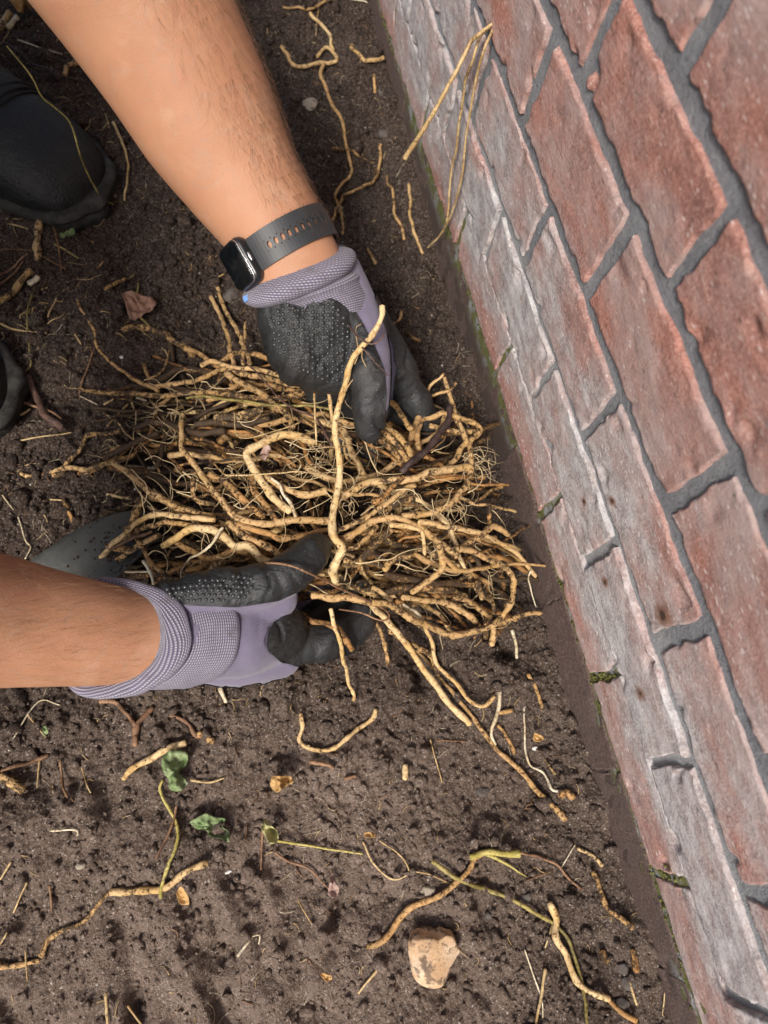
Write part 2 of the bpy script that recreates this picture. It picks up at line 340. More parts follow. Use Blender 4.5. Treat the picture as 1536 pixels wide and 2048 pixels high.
# ================================================================== THE BRICK WALL
def brick_mat():
    t = NT('brick_face'); p = t.pos(); r = t.rnd(); xyz = t.sep(p); z = xyz[2]
    ps = t.vscale(p, (1, 0.45, 1))
    n1 = t.noise(p, 22, 5, 0.6); n2 = t.noise(ps, 110, 5, 0.7); n3 = t.noise(p, 520, 3, 0.7)
    red = t.mix(t.ss(n1, 0.3, 0.7), (0.26, 0.128, 0.105), (0.40, 0.185, 0.142))
    red = t.mix(t.math('MULTIPLY', r, 0.55), red, (0.27, 0.125, 0.095))
    red = t.mix(t.ss(n2, 0.52, 0.75, 0, 0.75), red, (0.43, 0.255, 0.205))
    red = t.mix(t.ss(n2, 0.47, 0.28, 0, 0.7), red, (0.12, 0.07, 0.06))
    red = t.mix(t.ss(n3, 0.5, 0.66, 0, 0.55), red, (0.52, 0.33, 0.27)); red = t.mix(t.ss(n3, 0.45, 0.32, 0, 0.6), red, (0.12, 0.055, 0.045))
    veil = t.ss(t.noise(ps, 13, 6, 0.68), 0.40, 0.64, 0, 0.72); red = t.mix(veil, red, t.mix(n2, (0.28, 0.22, 0.21), (0.46, 0.40, 0.38)))
    # sooty/grey weathering film, then lime bloom strongest on the low courses
    bloom_h = t.math('MULTIPLY', t.ss(z, 0.055, 0.118, 0.45, 1.0), t.ss(z, 0.33, 0.17))
    low = t.ss(z, 0.19, 0.165)
    bl = t.math('ADD', t.math('MULTIPLY', bloom_h, 0.58), t.math('MULTIPLY', low, 0.08))
    bl = t.math('ADD', bl, t.math('MULTIPLY', t.math('SUBTRACT', t.noise(ps, 30, 5, 0.65), 0.5), 1.15))
    blm = t.math('MULTIPLY', t.ss(bl, 0.25, 0.8), t.ss(z, 0.06, 0.10, 0.8, 1.0))
    grey = t.mix(t.ss(n2, 0.38, 0.62), (0.25, 0.235, 0.235), (0.45, 0.45, 0.45)); grey = t.mix(t.ss(n3, 0.42, 0.62, 0, 0.5), grey, (0.55, 0.55, 0.545))
    col = t.mix(t.math('MULTIPLY', blm, 0.86), red, grey)
    # salt specks
    vd = t.vor(ps, 330); vc = t.sep(t.vor(ps, 330, out='Color'))
    sp = t.math('MULTIPLY', t.ss(vd, 0.3, 0.16), t.ss(vc[0], 0.66, 0.72))
    col = t.mix(t.math('MULTIPLY', sp, t.ss(z, 0.4, 0.02, 0.35, 0.75)), col, (0.66, 0.60, 0.57))
    dk = t.math('MULTIPLY', t.ss(vd, 0.3, 0.2), t.ss(vc[1], 0.9, 0.93))
    col = t.mix(t.math('MULTIPLY', dk, 0.5), col, (0.06, 0.045, 0.04))
    # rust stains
    for (py_, pz_, rr) in ((0.060, 0.137, .0035), (0.026, 0.19, .0075), (-0.016, 0.135, .005), (0.105, 0.178, .0035), (0.118, .143, .003)):
        dv = t.n('ShaderNodeVectorMath', operation='DISTANCE'); t.l(t.vscale(p, (0, 1, 1)), dv.inputs[0]); dv.inputs[1].default_value = (0, py_, pz_)
        dd = t.math('ADD', dv.outputs['Value'], t.math('MULTIPLY', t.math('SUBTRACT', n2, 0.5), rr * 1.2))
        col = t.mix(t.ss(dd, rr * 1.5, rr * 0.5, 0, 0.85), col, (0.16, 0.07, 0.035))
        col = t.mix(t.ss(dd, rr * 0.6, rr * 0.3, 0, 0.8), col, (0.03, 0.02, 0.015))
    # moss near the first bed joint, soil splash at the foot
    mo = t.math('ADD', t.math('MULTIPLY', t.ss(t.math('ABSOLUTE', t.math('SUBTRACT', z, 0.056)), 0.013, 0.0), 0.75), t.math('SUBTRACT', t.noise(p, 55, 4), 0.62))
    col = t.mix(t.ss(mo, 0.22, 0.75, 0, 0.7), col, t.mix(n3, (0.075, 0.08, 0.03), (0.19, 0.18, 0.08)))
    so = t.math('ADD', t.ss(z, 0.070, 0.040), t.math('MULTIPLY', t.math('SUBTRACT', t.noise(p, 40, 5), 0.5), 0.9))
    splash = t.mix(t.ss(n3, 0.35, 0.7), (0.055, 0.038, 0.032), (0.135, 0.094, 0.080))
    col = t.mix(t.ss(so, 0.05, 0.55, 0, 0.95), col, splash)
    h = t.math('ADD', t.math('MULTIPLY', n2, 0.8), t.math('MULTIPLY', n3, 0.35))
    t.bump(h, 0.0016, 0.9)
    return t.fin(col, 0.88, 0.25)
def mortar_mat():
    t = NT('mortar_face'); p = t.pos(); z = t.sep(p)[2]
    n1 = t.noise(p, 30, 4); n2 = t.noise(p, 300, 4, 0.7)
    c = t.mix(t.ss(n1, 0.3, 0.7), (0.185, 0.192, 0.206), (0.26, 0.268, 0.283)); c = t.mix(t.ss(n2, 0.5, 0.72, 0, 0.6), c, (0.33, 0.34, 0.35)); c = t.mix(t.ss(n2, 0.45, 0.3, 0, 0.6), c, (0.10, 0.10, 0.11))
    wl = t.math('ADD', t.ss(z, 0.215, 0.15), t.math('SUBTRACT', t.noise(p, 45, 5), 0.6))
    c = t.mix(t.ss(wl, 0.3, 0.9, 0, 0.7), c, (0.36, 0.365, 0.37))
    mo = t.math('MULTIPLY', t.ss(z, 0.112, 0.10), t.ss(t.noise(p, 70, 4), 0.35, 0.55))
    c = t.mix(mo, c, t.mix(n2, (0.075, 0.09, 0.02), (0.22, 0.21, 0.08)))
    c = t.mix(t.ss(z, 0.052, 0.03), c, (0.085, 0.059, 0.049))
    t.bump(t.math('ADD', n2, t.noise(p, 900, 3, 0.7)), 0.0019, 1.0)
    return t.fin(c, 0.9, 0.25)
M_BRICK = brick_mat(); M_MORTAR = mortar_mat()
wall = empty('brick_wall', (XW, 0.3, -0.1), 'weathered red brick wall with grey mortar, whitened and mossy near the soil', 'wall')
my = np.concatenate([np.linspace(-2.2, -0.5, 20)[:-1], np.arange(-0.5, 1.25, 0.004), np.linspace(1.25, 4.0, 30)])
mz = np.concatenate([np.arange(-0.08, 0.46, 0.004), np.linspace(0.46, 1.5, 30)])
MYg, MZg = np.meshgrid(my, mz, indexing='ij')
MXg = XW + 0.0014 + 0.0010 * fbm(MYg * 60, MZg * 60, 71, 3) + 0.0005 * fbm(MYg * 240, MZg * 240, 75, 2)
nn, mm = MYg.shape; I = np.arange(nn * mm).reshape(nn, mm)
Vm = np.stack([MXg, MYg, MZg], -1).reshape(-1, 3); Fm = np.stack([I[:-1, :-1], I[:-1, 1:], I[1:, 1:], I[1:, :-1]], -1).reshape(-1, 4)
ring = np.concatenate([I[:, 0], I[-1, 1:], I[::-1, -1][1:], I[0, ::-1][1:-1]])     # close the slab behind
back = Vm[ring].copy(); back[:, 0] = XW + 0.22; nb = len(Vm); Vm = np.vstack([Vm, back]); k = np.arange(len(ring)); k2 = (k + 1) % len(ring)
Fm = np.vstack([Fm, np.stack([ring[k], ring[k2], nb + k2, nb + k], -1)])
obj('mortar', Vm, Fm, M_MORTAR, wall)
def brick_mesh(y0, y1, z0, z1, proud, seed, hi):
    g = np.random.default_rng(seed)
    ny_, nz_ = (60, 24) if hi else (4, 3)
    u = np.linspace(0, 1, ny_); v = np.linspace(0, 1, nz_)
    U, Vv = np.meshgrid(u, v, indexing='ij')
    if hi:      # denser towards the rim
        U = 0.5 - 0.5 * np.cos(np.pi * U) * (0.65 + 0.35 * np.abs(np.cos(np.pi * U))); Vv = 0.5 - 0.5 * np.cos(np.pi * Vv) * (0.7 + 0.3 * np.abs(np.cos(np.pi * Vv)))
    Yb = y0 + U * (y1 - y0); Zb = z0 + Vv * (z1 - z0)
    o = g.uniform(0, 90)
    ey = np.minimum(Yb - y0, y1 - Yb); ez = np.minimum(Zb - z0, z1 - Zb)
    # ragged outline
    jy = 0.0036 * fbm(Zb * 60 + o, Yb * 18, 81, 4); jz = 0.0028 * fbm(Yb * 60 + o, Zb * 12 + o, 83, 5)
    Yj = Yb + jy * np.exp(-ey / 0.012); Zj = Zb + jz * np.exp(-ez / 0.012)
    e = np.minimum(ey, ez) + 0.0022 * fbm(Yb * 190 + o, Zb * 190, 85, 3) + 0.0004
    # round corners
    cr = np.clip(1 - np.hypot(np.minimum(ey, .012) - .012, np.minimum(ez, .012) - .012) / .012, -0.5, 1)
    drop = 0.0026 * np.clip(1 - e / 0.0011, 0, 1) ** 2
    Xb = XW - proud + drop + 0.0005 * fbm(Yb * 45 + o, Zb * 45, 87, 3) + 0.0005 * fbm(Yb * 180 + o, Zb * 260, 88, 3)
    chip = np.clip(fbm(Yb * 70 + o, Zb * 70, 89, 2) - 0.33, 0, 1) * 0.02
    Xb = Xb + chip * np.exp(-e / 0.01)
    n_, m_ = Yb.shape; I = np.arange(n_ * m_).reshape(n_, m_)
    V = np.stack([Xb, Yj, Zj], -1).reshape(-1, 3); Fb = np.stack([I[:-1, :-1], I[:-1, 1:], I[1:, 1:], I[1:, :-1]], -1).reshape(-1, 4)
    ring = np.concatenate([I[:, 0], I[-1, 1:], I[::-1, -1][1:], I[0, ::-1][1:-1]])
    bk = V[ring].copy(); bk[:, 0] = XW + 0.02; nb = len(V); V = np.vstack([V, bk]); k = np.arange(len(ring)); k2 = (k + 1) % len(ring)
    return V, np.vstack([Fb, np.stack([ring[k], ring[k2], nb + k2, nb + k], -1)])
# course: bottom, top of brick, head-joint phase, pitch, proud
COURSES = [(-0.055, 0.0535, 0.205, 0.137, -.0012, .001), (0.0605, 0.1095, 0.1355, 0.1355, .0008, .008), (0.1120, 0.1625, 0.2170, 0.1370, .0024, .008),
           (0.1705, 0.2235, 0.1570, 0.1440, .0012, .011), (0.2345, 0.2925, 0.0820, 0.1450, .0012, .012), (0.3045, 0.3540, 0.1790, 0.1440, .0012, .012),
           (0.3665, 0.4190, 0.2530, 0.1440, .0012, .012)]
for k in range(7): COURSES.append((0.430 + 0.062 * k, 0.481 + 0.062 * k, 0.18 + 0.072 * (k % 2), 0.144, .0012, .012))
bi = 0
for ci, (z0, z1, ph, pit, proud, jw) in enumerate(COURSES):
    jk = np.arange(math.floor((-0.55 - ph) / pit), math.ceil((1.15 - ph) / pit) + 1)
    edges = [ph + pit * j + (random.uniform(-.004, .004) if j not in (0, -1, 1) else 0) for j in jk]
    for a, b in zip(edges[:-1], edges[1:]):
        tx, ty = topx(np.array([[XW, a, z0], [XW, b, z0], [XW, a, z1], [XW, b, z1]]))
        seen = (z1 < 0.5) and (tx.min() < 1600) and (ty.max() > -60) and (ty.min() < 2120)
        if not seen and (z1 > 0.6 and (a < -0.3 or b > 0.9)): continue
        V, Fb = brick_mesh(a + jw / 2 + random.uniform(-.001, .001), b - jw / 2, z0, z1, proud + random.uniform(-.0008, .0012), 100 + bi, seen)
        obj('brick', V, Fb, M_BRICK, wall); bi += 1
# moss cushions along the first bed joint and in two open head joints
def moss_mat():
    t = NT('moss'); p = t.pos(); n = t.noise(p, 400, 3)
    t.bump(t.noise(p, 900, 2), 0.001)
    return t.fin(t.mix(t.ss(n, 0.35, 0.65), (0.05, 0.055, 0.014), (0.16, 0.15, 0.05)), 0.95, 0.1)
M_MOSS = moss_mat()
def blob_cloud(name, pts, rads, mat, parent=None, **tags):
    V, Fa = [], []
    for i, (q, r) in enumerate(zip(pts, rads)):
        w = ICO1 * (1 + rng.normal(0, 0.12, (len(ICO1), 1))) * r; V.append(w + q); Fa.append(ICO1F + i * len(ICO1))
    return obj(name, np.vstack(V), np.vstack(Fa), mat, parent, **tags)
mp, mr = [], []
for y in np.arange(-0.28, 0.75, 0.0009):
    d = 0.5 + fbm(np.array([y * 12.0]), np.array([3.0]), 91, 3)[0] * 1.7 + (0.35 if -0.12 < y < 0.09 else 0)
    if random.random() < d * 0.42:
        mp.append((XW + 0.0015 - random.uniform(0, .0016), y, 0.0565 + random.gauss(0, .0026))); mr.append(random.uniform(.0004, .0013))
for yc in (-0.002, -0.1345):
    for k in range(46): mp.append((XW + random.uniform(-.0005, .003), yc + random.gauss(0, .0028), random.uniform(.056, .10))); mr.append(random.uniform(.0007, .0018))
blob_cloud('moss', mp, mr, M_MOSS, label='thin green moss line along the lowest wall joint', cat='moss', kind='stuff')

# ================================================================== THE PERSON: body, gloves, watch, boots
def skin_mat():
    t = NT('skin'); p = t.pos()
    n1 = t.noise(p, 14, 3); n2 = t.noise(p, 170, 4, 0.6); n3 = t.vor(p, 1000); n4 = t.noise(p, 45, 5, 0.6)
    c = t.mix(t.ss(n1, 0.3, 0.7), (0.35, 0.172, 0.096), (0.415, 0.216, 0.126)); c = t.mix(t.ss(n2, 0.45, 0.7, 0, 0.4), c, (0.42, 0.195, 0.112))
    c = t.mix(t.ss(n4, 0.52, 0.75, 0, 0.4), c, (0.46, 0.30, 0.205)); c = t.mix(t.ss(n4, 0.45, 0.28, 0, 0.4), c, (0.38, 0.165, 0.105))
    vn = t.noise(t.vscale(p, (1, 1, 1)), 26, 1, 0.3, 1.5); vein = t.ss(t.math('ABSOLUTE', t.math('SUBTRACT', vn, 0.5)), 0.022, 0.0, 0, 0.22); c = t.mix(vein, c, (0.30, 0.22, 0.17))
    c = t.mix(t.ss(t.noise(p, 320, 2), 0.70, 0.76, 0, 0.5), c, (0.24, 0.105, 0.06))
    t.bump(t.math('ADD', t.math('MULTIPLY', n3, 0.7), t.math('MULTIPLY', n2, 1.3)), 0.00022, 0.8)
    t.b.inputs['Subsurface Weight'].default_value = 0.10
    t.b.inputs['Subsurface Radius'].default_value = (1.0, 0.35, 0.18); t.b.inputs['Subsurface Scale'].default_value = 0.003
    return t.fin(c, 0.58, 0.28)
M_SKIN = skin_mat()
M_TROUSER = simple('trouser_cloth', (0.012, 0.012, 0.014), 0.9, 0.2, 120, 0.3, 900, 0.0005)
M_SHIRT = simple('shirt_cloth', (0.03, 0.032, 0.04), 0.9, 0.2, 120, 0.3, 900, 0.0005)
M_HAIR = simple('hair', (0.025, 0.014, 0.009), 0.5, 0.3)

def sph(c, r, n=10):
    c = np.asarray(c, float); V, Fa = [], []
    for i in range(n + 1):
        th = math.pi * i / n
        for j in range(2 * n):
            a = math.pi * j / n
            V.append(c + r * np.array([math.sin(th) * math.cos(a), math.sin(th) * math.sin(a), math.cos(th)]))
    for i in range(n):
        for j in range(2 * n):
            a = i * 2 * n + j; b = i * 2 * n + (j + 1) % (2 * n); Fa.append((a, a + 2 * n, b + 2 * n, b))
    return V, Fa
def capsule_chain(pts):
    """pts: list of (xyz, r): overlapping spheres along the chain, unioned later by a voxel remesh"""
    V, Fa = [], []
    for (a, ra), (b, rb) in zip(pts[:-1], pts[1:]):
        a = np.asarray(a, float); b = np.asarray(b, float); L = np.linalg.norm(b - a); n = max(2, int(L / (min(ra, rb) * 0.22)) + 1)
        for i in range(n + 1):
            f = i / n; v, fa = sph(a + (b - a) * f, ra + (rb - ra) * f, 9); k = len(V); V += list(v); Fa += [tuple(x + k for x in q) for q in fa]
    return V, Fa
def remesh(parts, voxel, smooth_iter):
    V, Fa = [], []
    for v, f in parts:
        k = len(V); V += list(v); Fa += [tuple(x + k for x in q) for q in f]
    me = bpy.data.meshes.new('tmp'); me.from_pydata([tuple(v) for v in V], [], Fa); o = bpy.data.objects.new('tmp', me); link(o)
    m = o.modifiers.new('r', 'REMESH'); m.mode = 'VOXEL'; m.voxel_size = voxel; m.adaptivity = 0
    s = o.modifiers.new('s', 'SMOOTH'); s.factor = 0.5; s.iterations = smooth_iter
    dg = bpy.context.evaluated_depsgraph_get(); ev = o.evaluated_get(dg); em = ev.to_mesh()
    vv = np.zeros(len(em.vertices) * 3, np.float32); em.vertices.foreach_get('co', vv); vv = vv.reshape(-1, 3).astype(float)
    ll = np.zeros(len(em.loops), np.int32); em.loops.foreach_get('vertex_index', ll)
    assert len(ll) == 4 * len(em.polygons)
    ff = ll.reshape(-1, 4).copy(); ev.to_mesh_clear()
    bpy.data.objects.remove(o); bpy.data.meshes.remove(me)
    return vv, ff
def vnormals(V, Fq):
    n = np.cross(V[Fq[:, 2]] - V[Fq[:, 0]], V[Fq[:, 3]] - V[Fq[:, 1]]); N = np.zeros_like(V)
    for k in range(4): np.add.at(N, Fq[:, k], n)
    return N / (np.linalg.norm(N, axis=1, keepdims=True) + 1e-12), n / (np.linalg.norm(n, axis=1, keepdims=True) + 1e-12)
def loft(sections, n=28, cap=True):
    """sections: list of (center, e1*a, e2*b) -> closed tube"""
    V, Fa = [], []
    for c, u, w in sections:
        for j in range(n):
            a = 2 * math.pi * j / n; V.append(np.asarray(c) + np.asarray(u) * math.cos(a) + np.asarray(w) * math.sin(a))
    m = len(sections)
    for i in range(m - 1):
        for j in range(n):
            a = i * n + j; b = i * n + (j + 1) % n; Fa.append((a, b, b + n, a + n))
    if cap: Fa.append(tuple(range(n))[::-1]); Fa.append(tuple((m - 1) * n + j for j in range(n)))
    return V, Fa
def cr(points, per=8):
    """Catmull-Rom through rows of an array"""
    Q = np.asarray(points, float); Q = np.vstack([2 * Q[0] - Q[1], Q, 2 * Q[-1] - Q[-2]]); out = []
    for i in range(1, len(Q) - 2):
        for t in np.linspace(0, 1, per, endpoint=False):
            out.append(0.5 * ((2 * Q[i]) + (-Q[i - 1] + Q[i + 1]) * t + (2 * Q[i - 1] - 5 * Q[i] + 4 * Q[i + 1] - Q[i + 2]) * t * t + (-Q[i - 1] + 3 * Q[i] - 3 * Q[i + 1] + Q[i + 2]) * t ** 3))
    out.append(Q[-2]); return np.array(out)
def arm_sections(rows, flat):
    """rows (px, py, width_px, z): elliptical sections, wide across the picture, thinner along the view"""
    R_ = []
    for px, py, w, z in rows:
        R_.append(list(P(px, py, z)) + [w / 2 / pxscale(px, py, z)])
    R_ = cr(R_, 6); S = []
    for i, q in enumerate(R_):
        d = unit(R_[min(i + 1, len(R_) - 1)][:3] - R_[max(i - 1, 0)][:3]); view = unit(q[:3] - CAMP)
        e1 = unit(np.cross(d, view)); e2 = unit(np.cross(e1, d)); S.append((q[:3], e1 * q[3], e2 * q[3] * flat, d, e1, e2, q[3]))
    return S
def PS(px, py, z): return P(px, py, z)
ARM_L = [(640, 640, 165, .155), (620, 600, 178, .163), (590, 540, 196, .176), (549, 458, 205, .188), (482, 357, 240, .203), (420, 252, 286, .222), (352, 126, 318, .246), (272, 0, 342, .27), (170, -140, 360, .30), (70, -250, 350, .32)]
ARM_R = [(420, 1272, 150, .094), (350, 1272, 168, .100), (270, 1272, 186, .110), (200, 1268, 206, .121), (100, 1256, 233, .135), (0, 1243, 264, .15), (-120, 1226, 290, .175), (-300, 1200, 310, .215), (-470, 1175, 280, .26)]
SL = arm_sections(ARM_L, 0.80); SR = arm_sections(ARM_R, 0.82)
elL, elR = SL[-1][0], SR[-1][0]
shL, shR = np.array([-0.37, 0.58, 0.66]), np.array([-0.42, 0.22, 0.66])
neck, head = np.array([-0.34, 0.41, 0.76]), np.array([-0.26, 0.41, 0.86])
pel = np.array([-0.72, 0.40, 0.26]); chest = np.array([-0.44, 0.39, 0.64]); belly = np.array([-0.60, 0.39, 0.47])
parts = [loft([s[:3] for s in SL]), loft([s[:3] for s in SR]),
         capsule_chain([(elL, .046), (0.5 * (elL + shL), .050), (shL, .058)]), capsule_chain([(elR, .046), (0.5 * (elR + shR), .050), (shR, .058)]),
         capsule_chain([(shL, .06), (chest, .10), (shR, .06)]), capsule_chain([(chest, .115), (belly, .115), (pel, .13)]),
         capsule_chain([(chest, .06), (neck, .055), (head, .075)]), capsule_chain([(head, .085), (head + [.02, 0, -.01], .082), (head + [.045, 0, -.055], .05)]),
         capsule_chain([(head + [.085, 0, -.005], .010), (head + [.105, 0, -.028], .013)]),
         capsule_chain([(head + [.0, .083, -.012], .016), (head + [-.005, .085, -.03], .013)]), capsule_chain([(head + [.0, -.083, -.012], .016), (head + [-.005, -.085, -.03], .013)])]
bodyV, bodyF = remesh(parts, 0.0034, 10)
person = empty('person', (-0.62, 0.40, 0.0), 'person crouching beside the bed, both bare forearms reaching down into work gloves', 'person')
obj('body', bodyV, bodyF, M_SKIN, person)
hv, hf = remesh([capsule_chain([(head + [-.012, 0, .018], .091), (head + [.012, 0, .028], .085)])], 0.006, 4); obj('hair', hv, hf, M_HAIR, person)
sv, sf = remesh([capsule_chain([(shL, .072), (chest + [0, 0, .01], .113), (shR, .072)]), capsule_chain([(chest, .13), (belly, .13), (pel, .14)]),
                 capsule_chain([(shL, .070), (0.42 * elL + 0.58 * shL, .064)]), capsule_chain([(shR, .070), (0.42 * elR + 0.58 * shR, .064)])], 0.007, 6)
obj('shirt', sv, sf, M_SHIRT, person)
kneeL, kneeR = np.array([-0.30, 0.70, 0.46]), np.array([-0.42, 0.23, 0.42])
ankL, ankR = np.array([-0.265, 0.775, 0.14]), np.array([-0.46, 0.33, 0.14])
tv, tf = remesh([capsule_chain([(pel, .15), (pel + [0, .09, 0], .12), (kneeL, .075), (ankL, .062)]), capsule_chain([(pel, .15), (pel + [0, -.09, 0], .12), (kneeR, .075), (ankR, .062)])], 0.007, 5)
obj('trousers', tv, tf, M_TROUSER, person)

# ---- hair on the forearms
def arm_hair(S, cnt, side, lean, seed, span, pale):
    g = np.random.default_rng(seed); bv = BVHTree.FromPolygons([tuple(v) for v in bodyV], [tuple(f) for f in bodyF.tolist()]); V, Fa = [], []
    for k in range(cnt):
        i = g.uniform(*span) * (len(S) - 1); i0 = int(i); s = S[i0]
        a = side(g); c = s[0] + 0.0
        dirn = unit(s[4] * math.cos(a) + s[5] * math.sin(a)); o_ = c + dirn * 0.12
        h = bv.ray_cast(Vector(o_), Vector(-dirn), 0.13)
        if h[0] is None: continue
        p0 = np.array(h[0]); nrm = np.array(h[1]); d = -s[3]                      # towards the hand
        tang = unit(unit(d - nrm * (d @ nrm)) + lean(g) * unit(np.cross(nrm, d)))
        L = g.uniform(.009, .022); q = p0 - nrm * 0.0004; pts = []
        for j in range(5):
            f = j / 4; pts.append(q + tang * L * f + nrm * (0.0022 * math.sin(f * 2.2) * L / .012) + np.cross(nrm, tang) * L * 0.25 * f * f * g.uniform(-1, 1))
        r = g.uniform(.00004, .00007)
        for j, q_ in enumerate(pts):
            rr = r * (1 - 0.75 * j / 4); b = np.cross(nrm, tang)
            for m in range(3):
                an = 2.094 * m; V.append(q_ + rr * (math.cos(an) * nrm + math.sin(an) * b))
        k0 = len(V) - 15
        for j in range(4):
            for m in range(3): Fa.append((k0 + j * 3 + m, k0 + j * 3 + (m + 1) % 3, k0 + j * 3 + 3 + (m + 1) % 3, k0 + j * 3 + 3 + m))
    return V, np.array(Fa)
M_AHAIR = simple('arm_hair_dark', (0.17, 0.085, 0.046), 0.5, 0.3); M_AHAIR2 = simple('arm_hair_fair', (0.42, 0.24, 0.13), 0.45, 0.4)

def flatten(g, lo, hi): return g.uniform(lo, hi)
# which sign of e1 is the right-hand edge of the picture?
_e = SL[20]; _x1, _ = topx(_e[0] + _e[4] * 0.03); _x0, _ = topx(_e[0]); sgn = 1 if _x1 > _x0 else -1
_v = np.dot(_e[5], unit(CAMP - _e[0])); up = 1 if _v > 0 else -1
def hair_side(g):
    f_ = g.triangular(-0.15, 0.25, 1.55); return math.atan2(up * math.sin(f_), sgn * math.cos(f_))
hvv, hff = arm_hair(SL, 1500, hair_side, lambda g: g.normal(0.25 * sgn, .35), 3, (0.30, 0.86), False)
obj('arm_hair', hvv, hff, M_AHAIR, person, kind='stuff')
_e = SR[20]; _v = np.dot(_e[5], unit(CAMP - _e[0])); up2 = 1 if _v > 0 else -1
hvv, hff = arm_hair(SR, 420, lambda g: up2 * g.uniform(0.35, 2.8), lambda g: g.normal(0.3, .35), 4, (0.28, 0.75), True)
obj('arm_hair', hvv, hff, M_AHAIR2, person, kind='stuff')
hvv, hff = arm_hair(SR, 90, lambda g: up2 * g.uniform(0.3, 2.8), lambda g: g.normal(0.3, .35), 9, (0.28, 0.75), True)
obj('arm_hair', hvv, hff, M_AHAIR, person, kind='stuff')

# ---- gloves
def knit_mat(striped):
    t = NT('striped_knit' if striped else 'purple_knit'); p = t.pos()
    n = t.noise(p, 35, 3); pur = t.mix(t.ss(n, 0.3, 0.7), (0.125, 0.108, 0.160), (0.175, 0.152, 0.222))
    if striped:
        uv = t.n('ShaderNodeUVMap').outputs[0]; s = t.sep(uv)                  # u around, v along, both in millimetres
        v = t.math('FRACT', t.math('DIVIDE', s[1], 1.9)); u = t.math('FRACT', t.math('DIVIDE', s[0], 1.9))
        tri = t.math('ABSOLUTE', t.math('SUBTRACT', v, 0.5)); tu = t.math('ABSOLUTE', t.math('SUBTRACT', u, 0.5))
        w = t.math('MULTIPLY', t.ss(tri, 0.28, 0.14), t.ss(tu, 0.40, 0.26))
        pur = t.mix(t.ss(tri, 0.34, 0.46, 0, 0.6), pur, (0.085, 0.07, 0.11))
        c = t.mix(t.math('MULTIPLY', w, 0.85), pur, (0.44, 0.425, 0.46)); t.bump(t.math('ADD', w, t.ss(tri, 0.5, 0.3, 0, 0.6)), 0.0007, 0.9)
    else:
        w = t.n('ShaderNodeTexWave', wave_type='BANDS', bands_direction='DIAGONAL'); t.l(p, w.inputs['Vector']); w.inputs['Scale'].default_value = 620; w.inputs['Distortion'].default_value = 3.0; w.inputs['Detail'].default_value = 1
        c = t.mix(t.ss(w.outputs['Fac'], 0.1, 0.9, 0, 0.38), pur, (0.25, 0.222, 0.31)); c = t.mix(t.ss(t.noise(p, 800, 2), 0.5, 0.8, 0, 0.5), c, (0.13, 0.105, 0.17))
        t.bump(w.outputs['Fac'], 0.0004, 0.6)
    mud = t.ss(t.noise(p, 40, 6, 0.75), 0.53, 0.72, 0, 0.6); c = t.mix(mud, c, (0.075, 0.055, 0.045))
    t.b.inputs['Sheen Weight'].default_value = 0.2; t.b.inputs['Sheen Roughness'].default_value = 0.5
    return t.fin(c, 0.9, 0.15)
def coat_mat():
    t = NT('nitrile_coating'); p = t.pos()
    n = t.noise(p, 30, 4); n2 = t.noise(p, 900, 3, 0.7); g = t.vor(p, 700); gc = t.sep(t.vor(p, 700, out='Color'))
    c = t.mix(t.ss(n, 0.3, 0.7), (0.013, 0.014, 0.015), (0.026, 0.027, 0.028))
    gr = t.math('MULTIPLY', t.ss(g, 0.3, 0.15), t.ss(gc[0], 0.93, 0.94)); c = t.mix(t.math('MULTIPLY', gr, 0.8), c, (0.25, 0.2, 0.15))
    dust = t.ss(t.noise(p, 26, 5, 0.75), 0.50, 0.78, 0, 0.4); c = t.mix(dust, c, (0.070, 0.056, 0.046))
    wv = t.noise(t.vscale(p, (1, 1.6, 1)), 90, 3, 0.55, 0.8)
    t.bump(t.math('ADD', t.math('MULTIPLY', n2, 0.25), wv), 0.0026, 0.65)
    return t.fin(c, t.ss(n, 0.3, 0.7, 0.42, 0.58), 0.42)
M_KNIT = knit_mat(False); M_STRIPE = knit_mat(True); M_COAT = coat_mat()
def dot_mat():
    t = NT('grip_dot_rubber'); return t.fin((0.03, 0.032, 0.034), 0.16, 0.55)
M_DOT = dot_mat(); M_TAG = simple('blue_tag_cloth', (0.16, 0.30, 0.60), 0.8, 0.2)

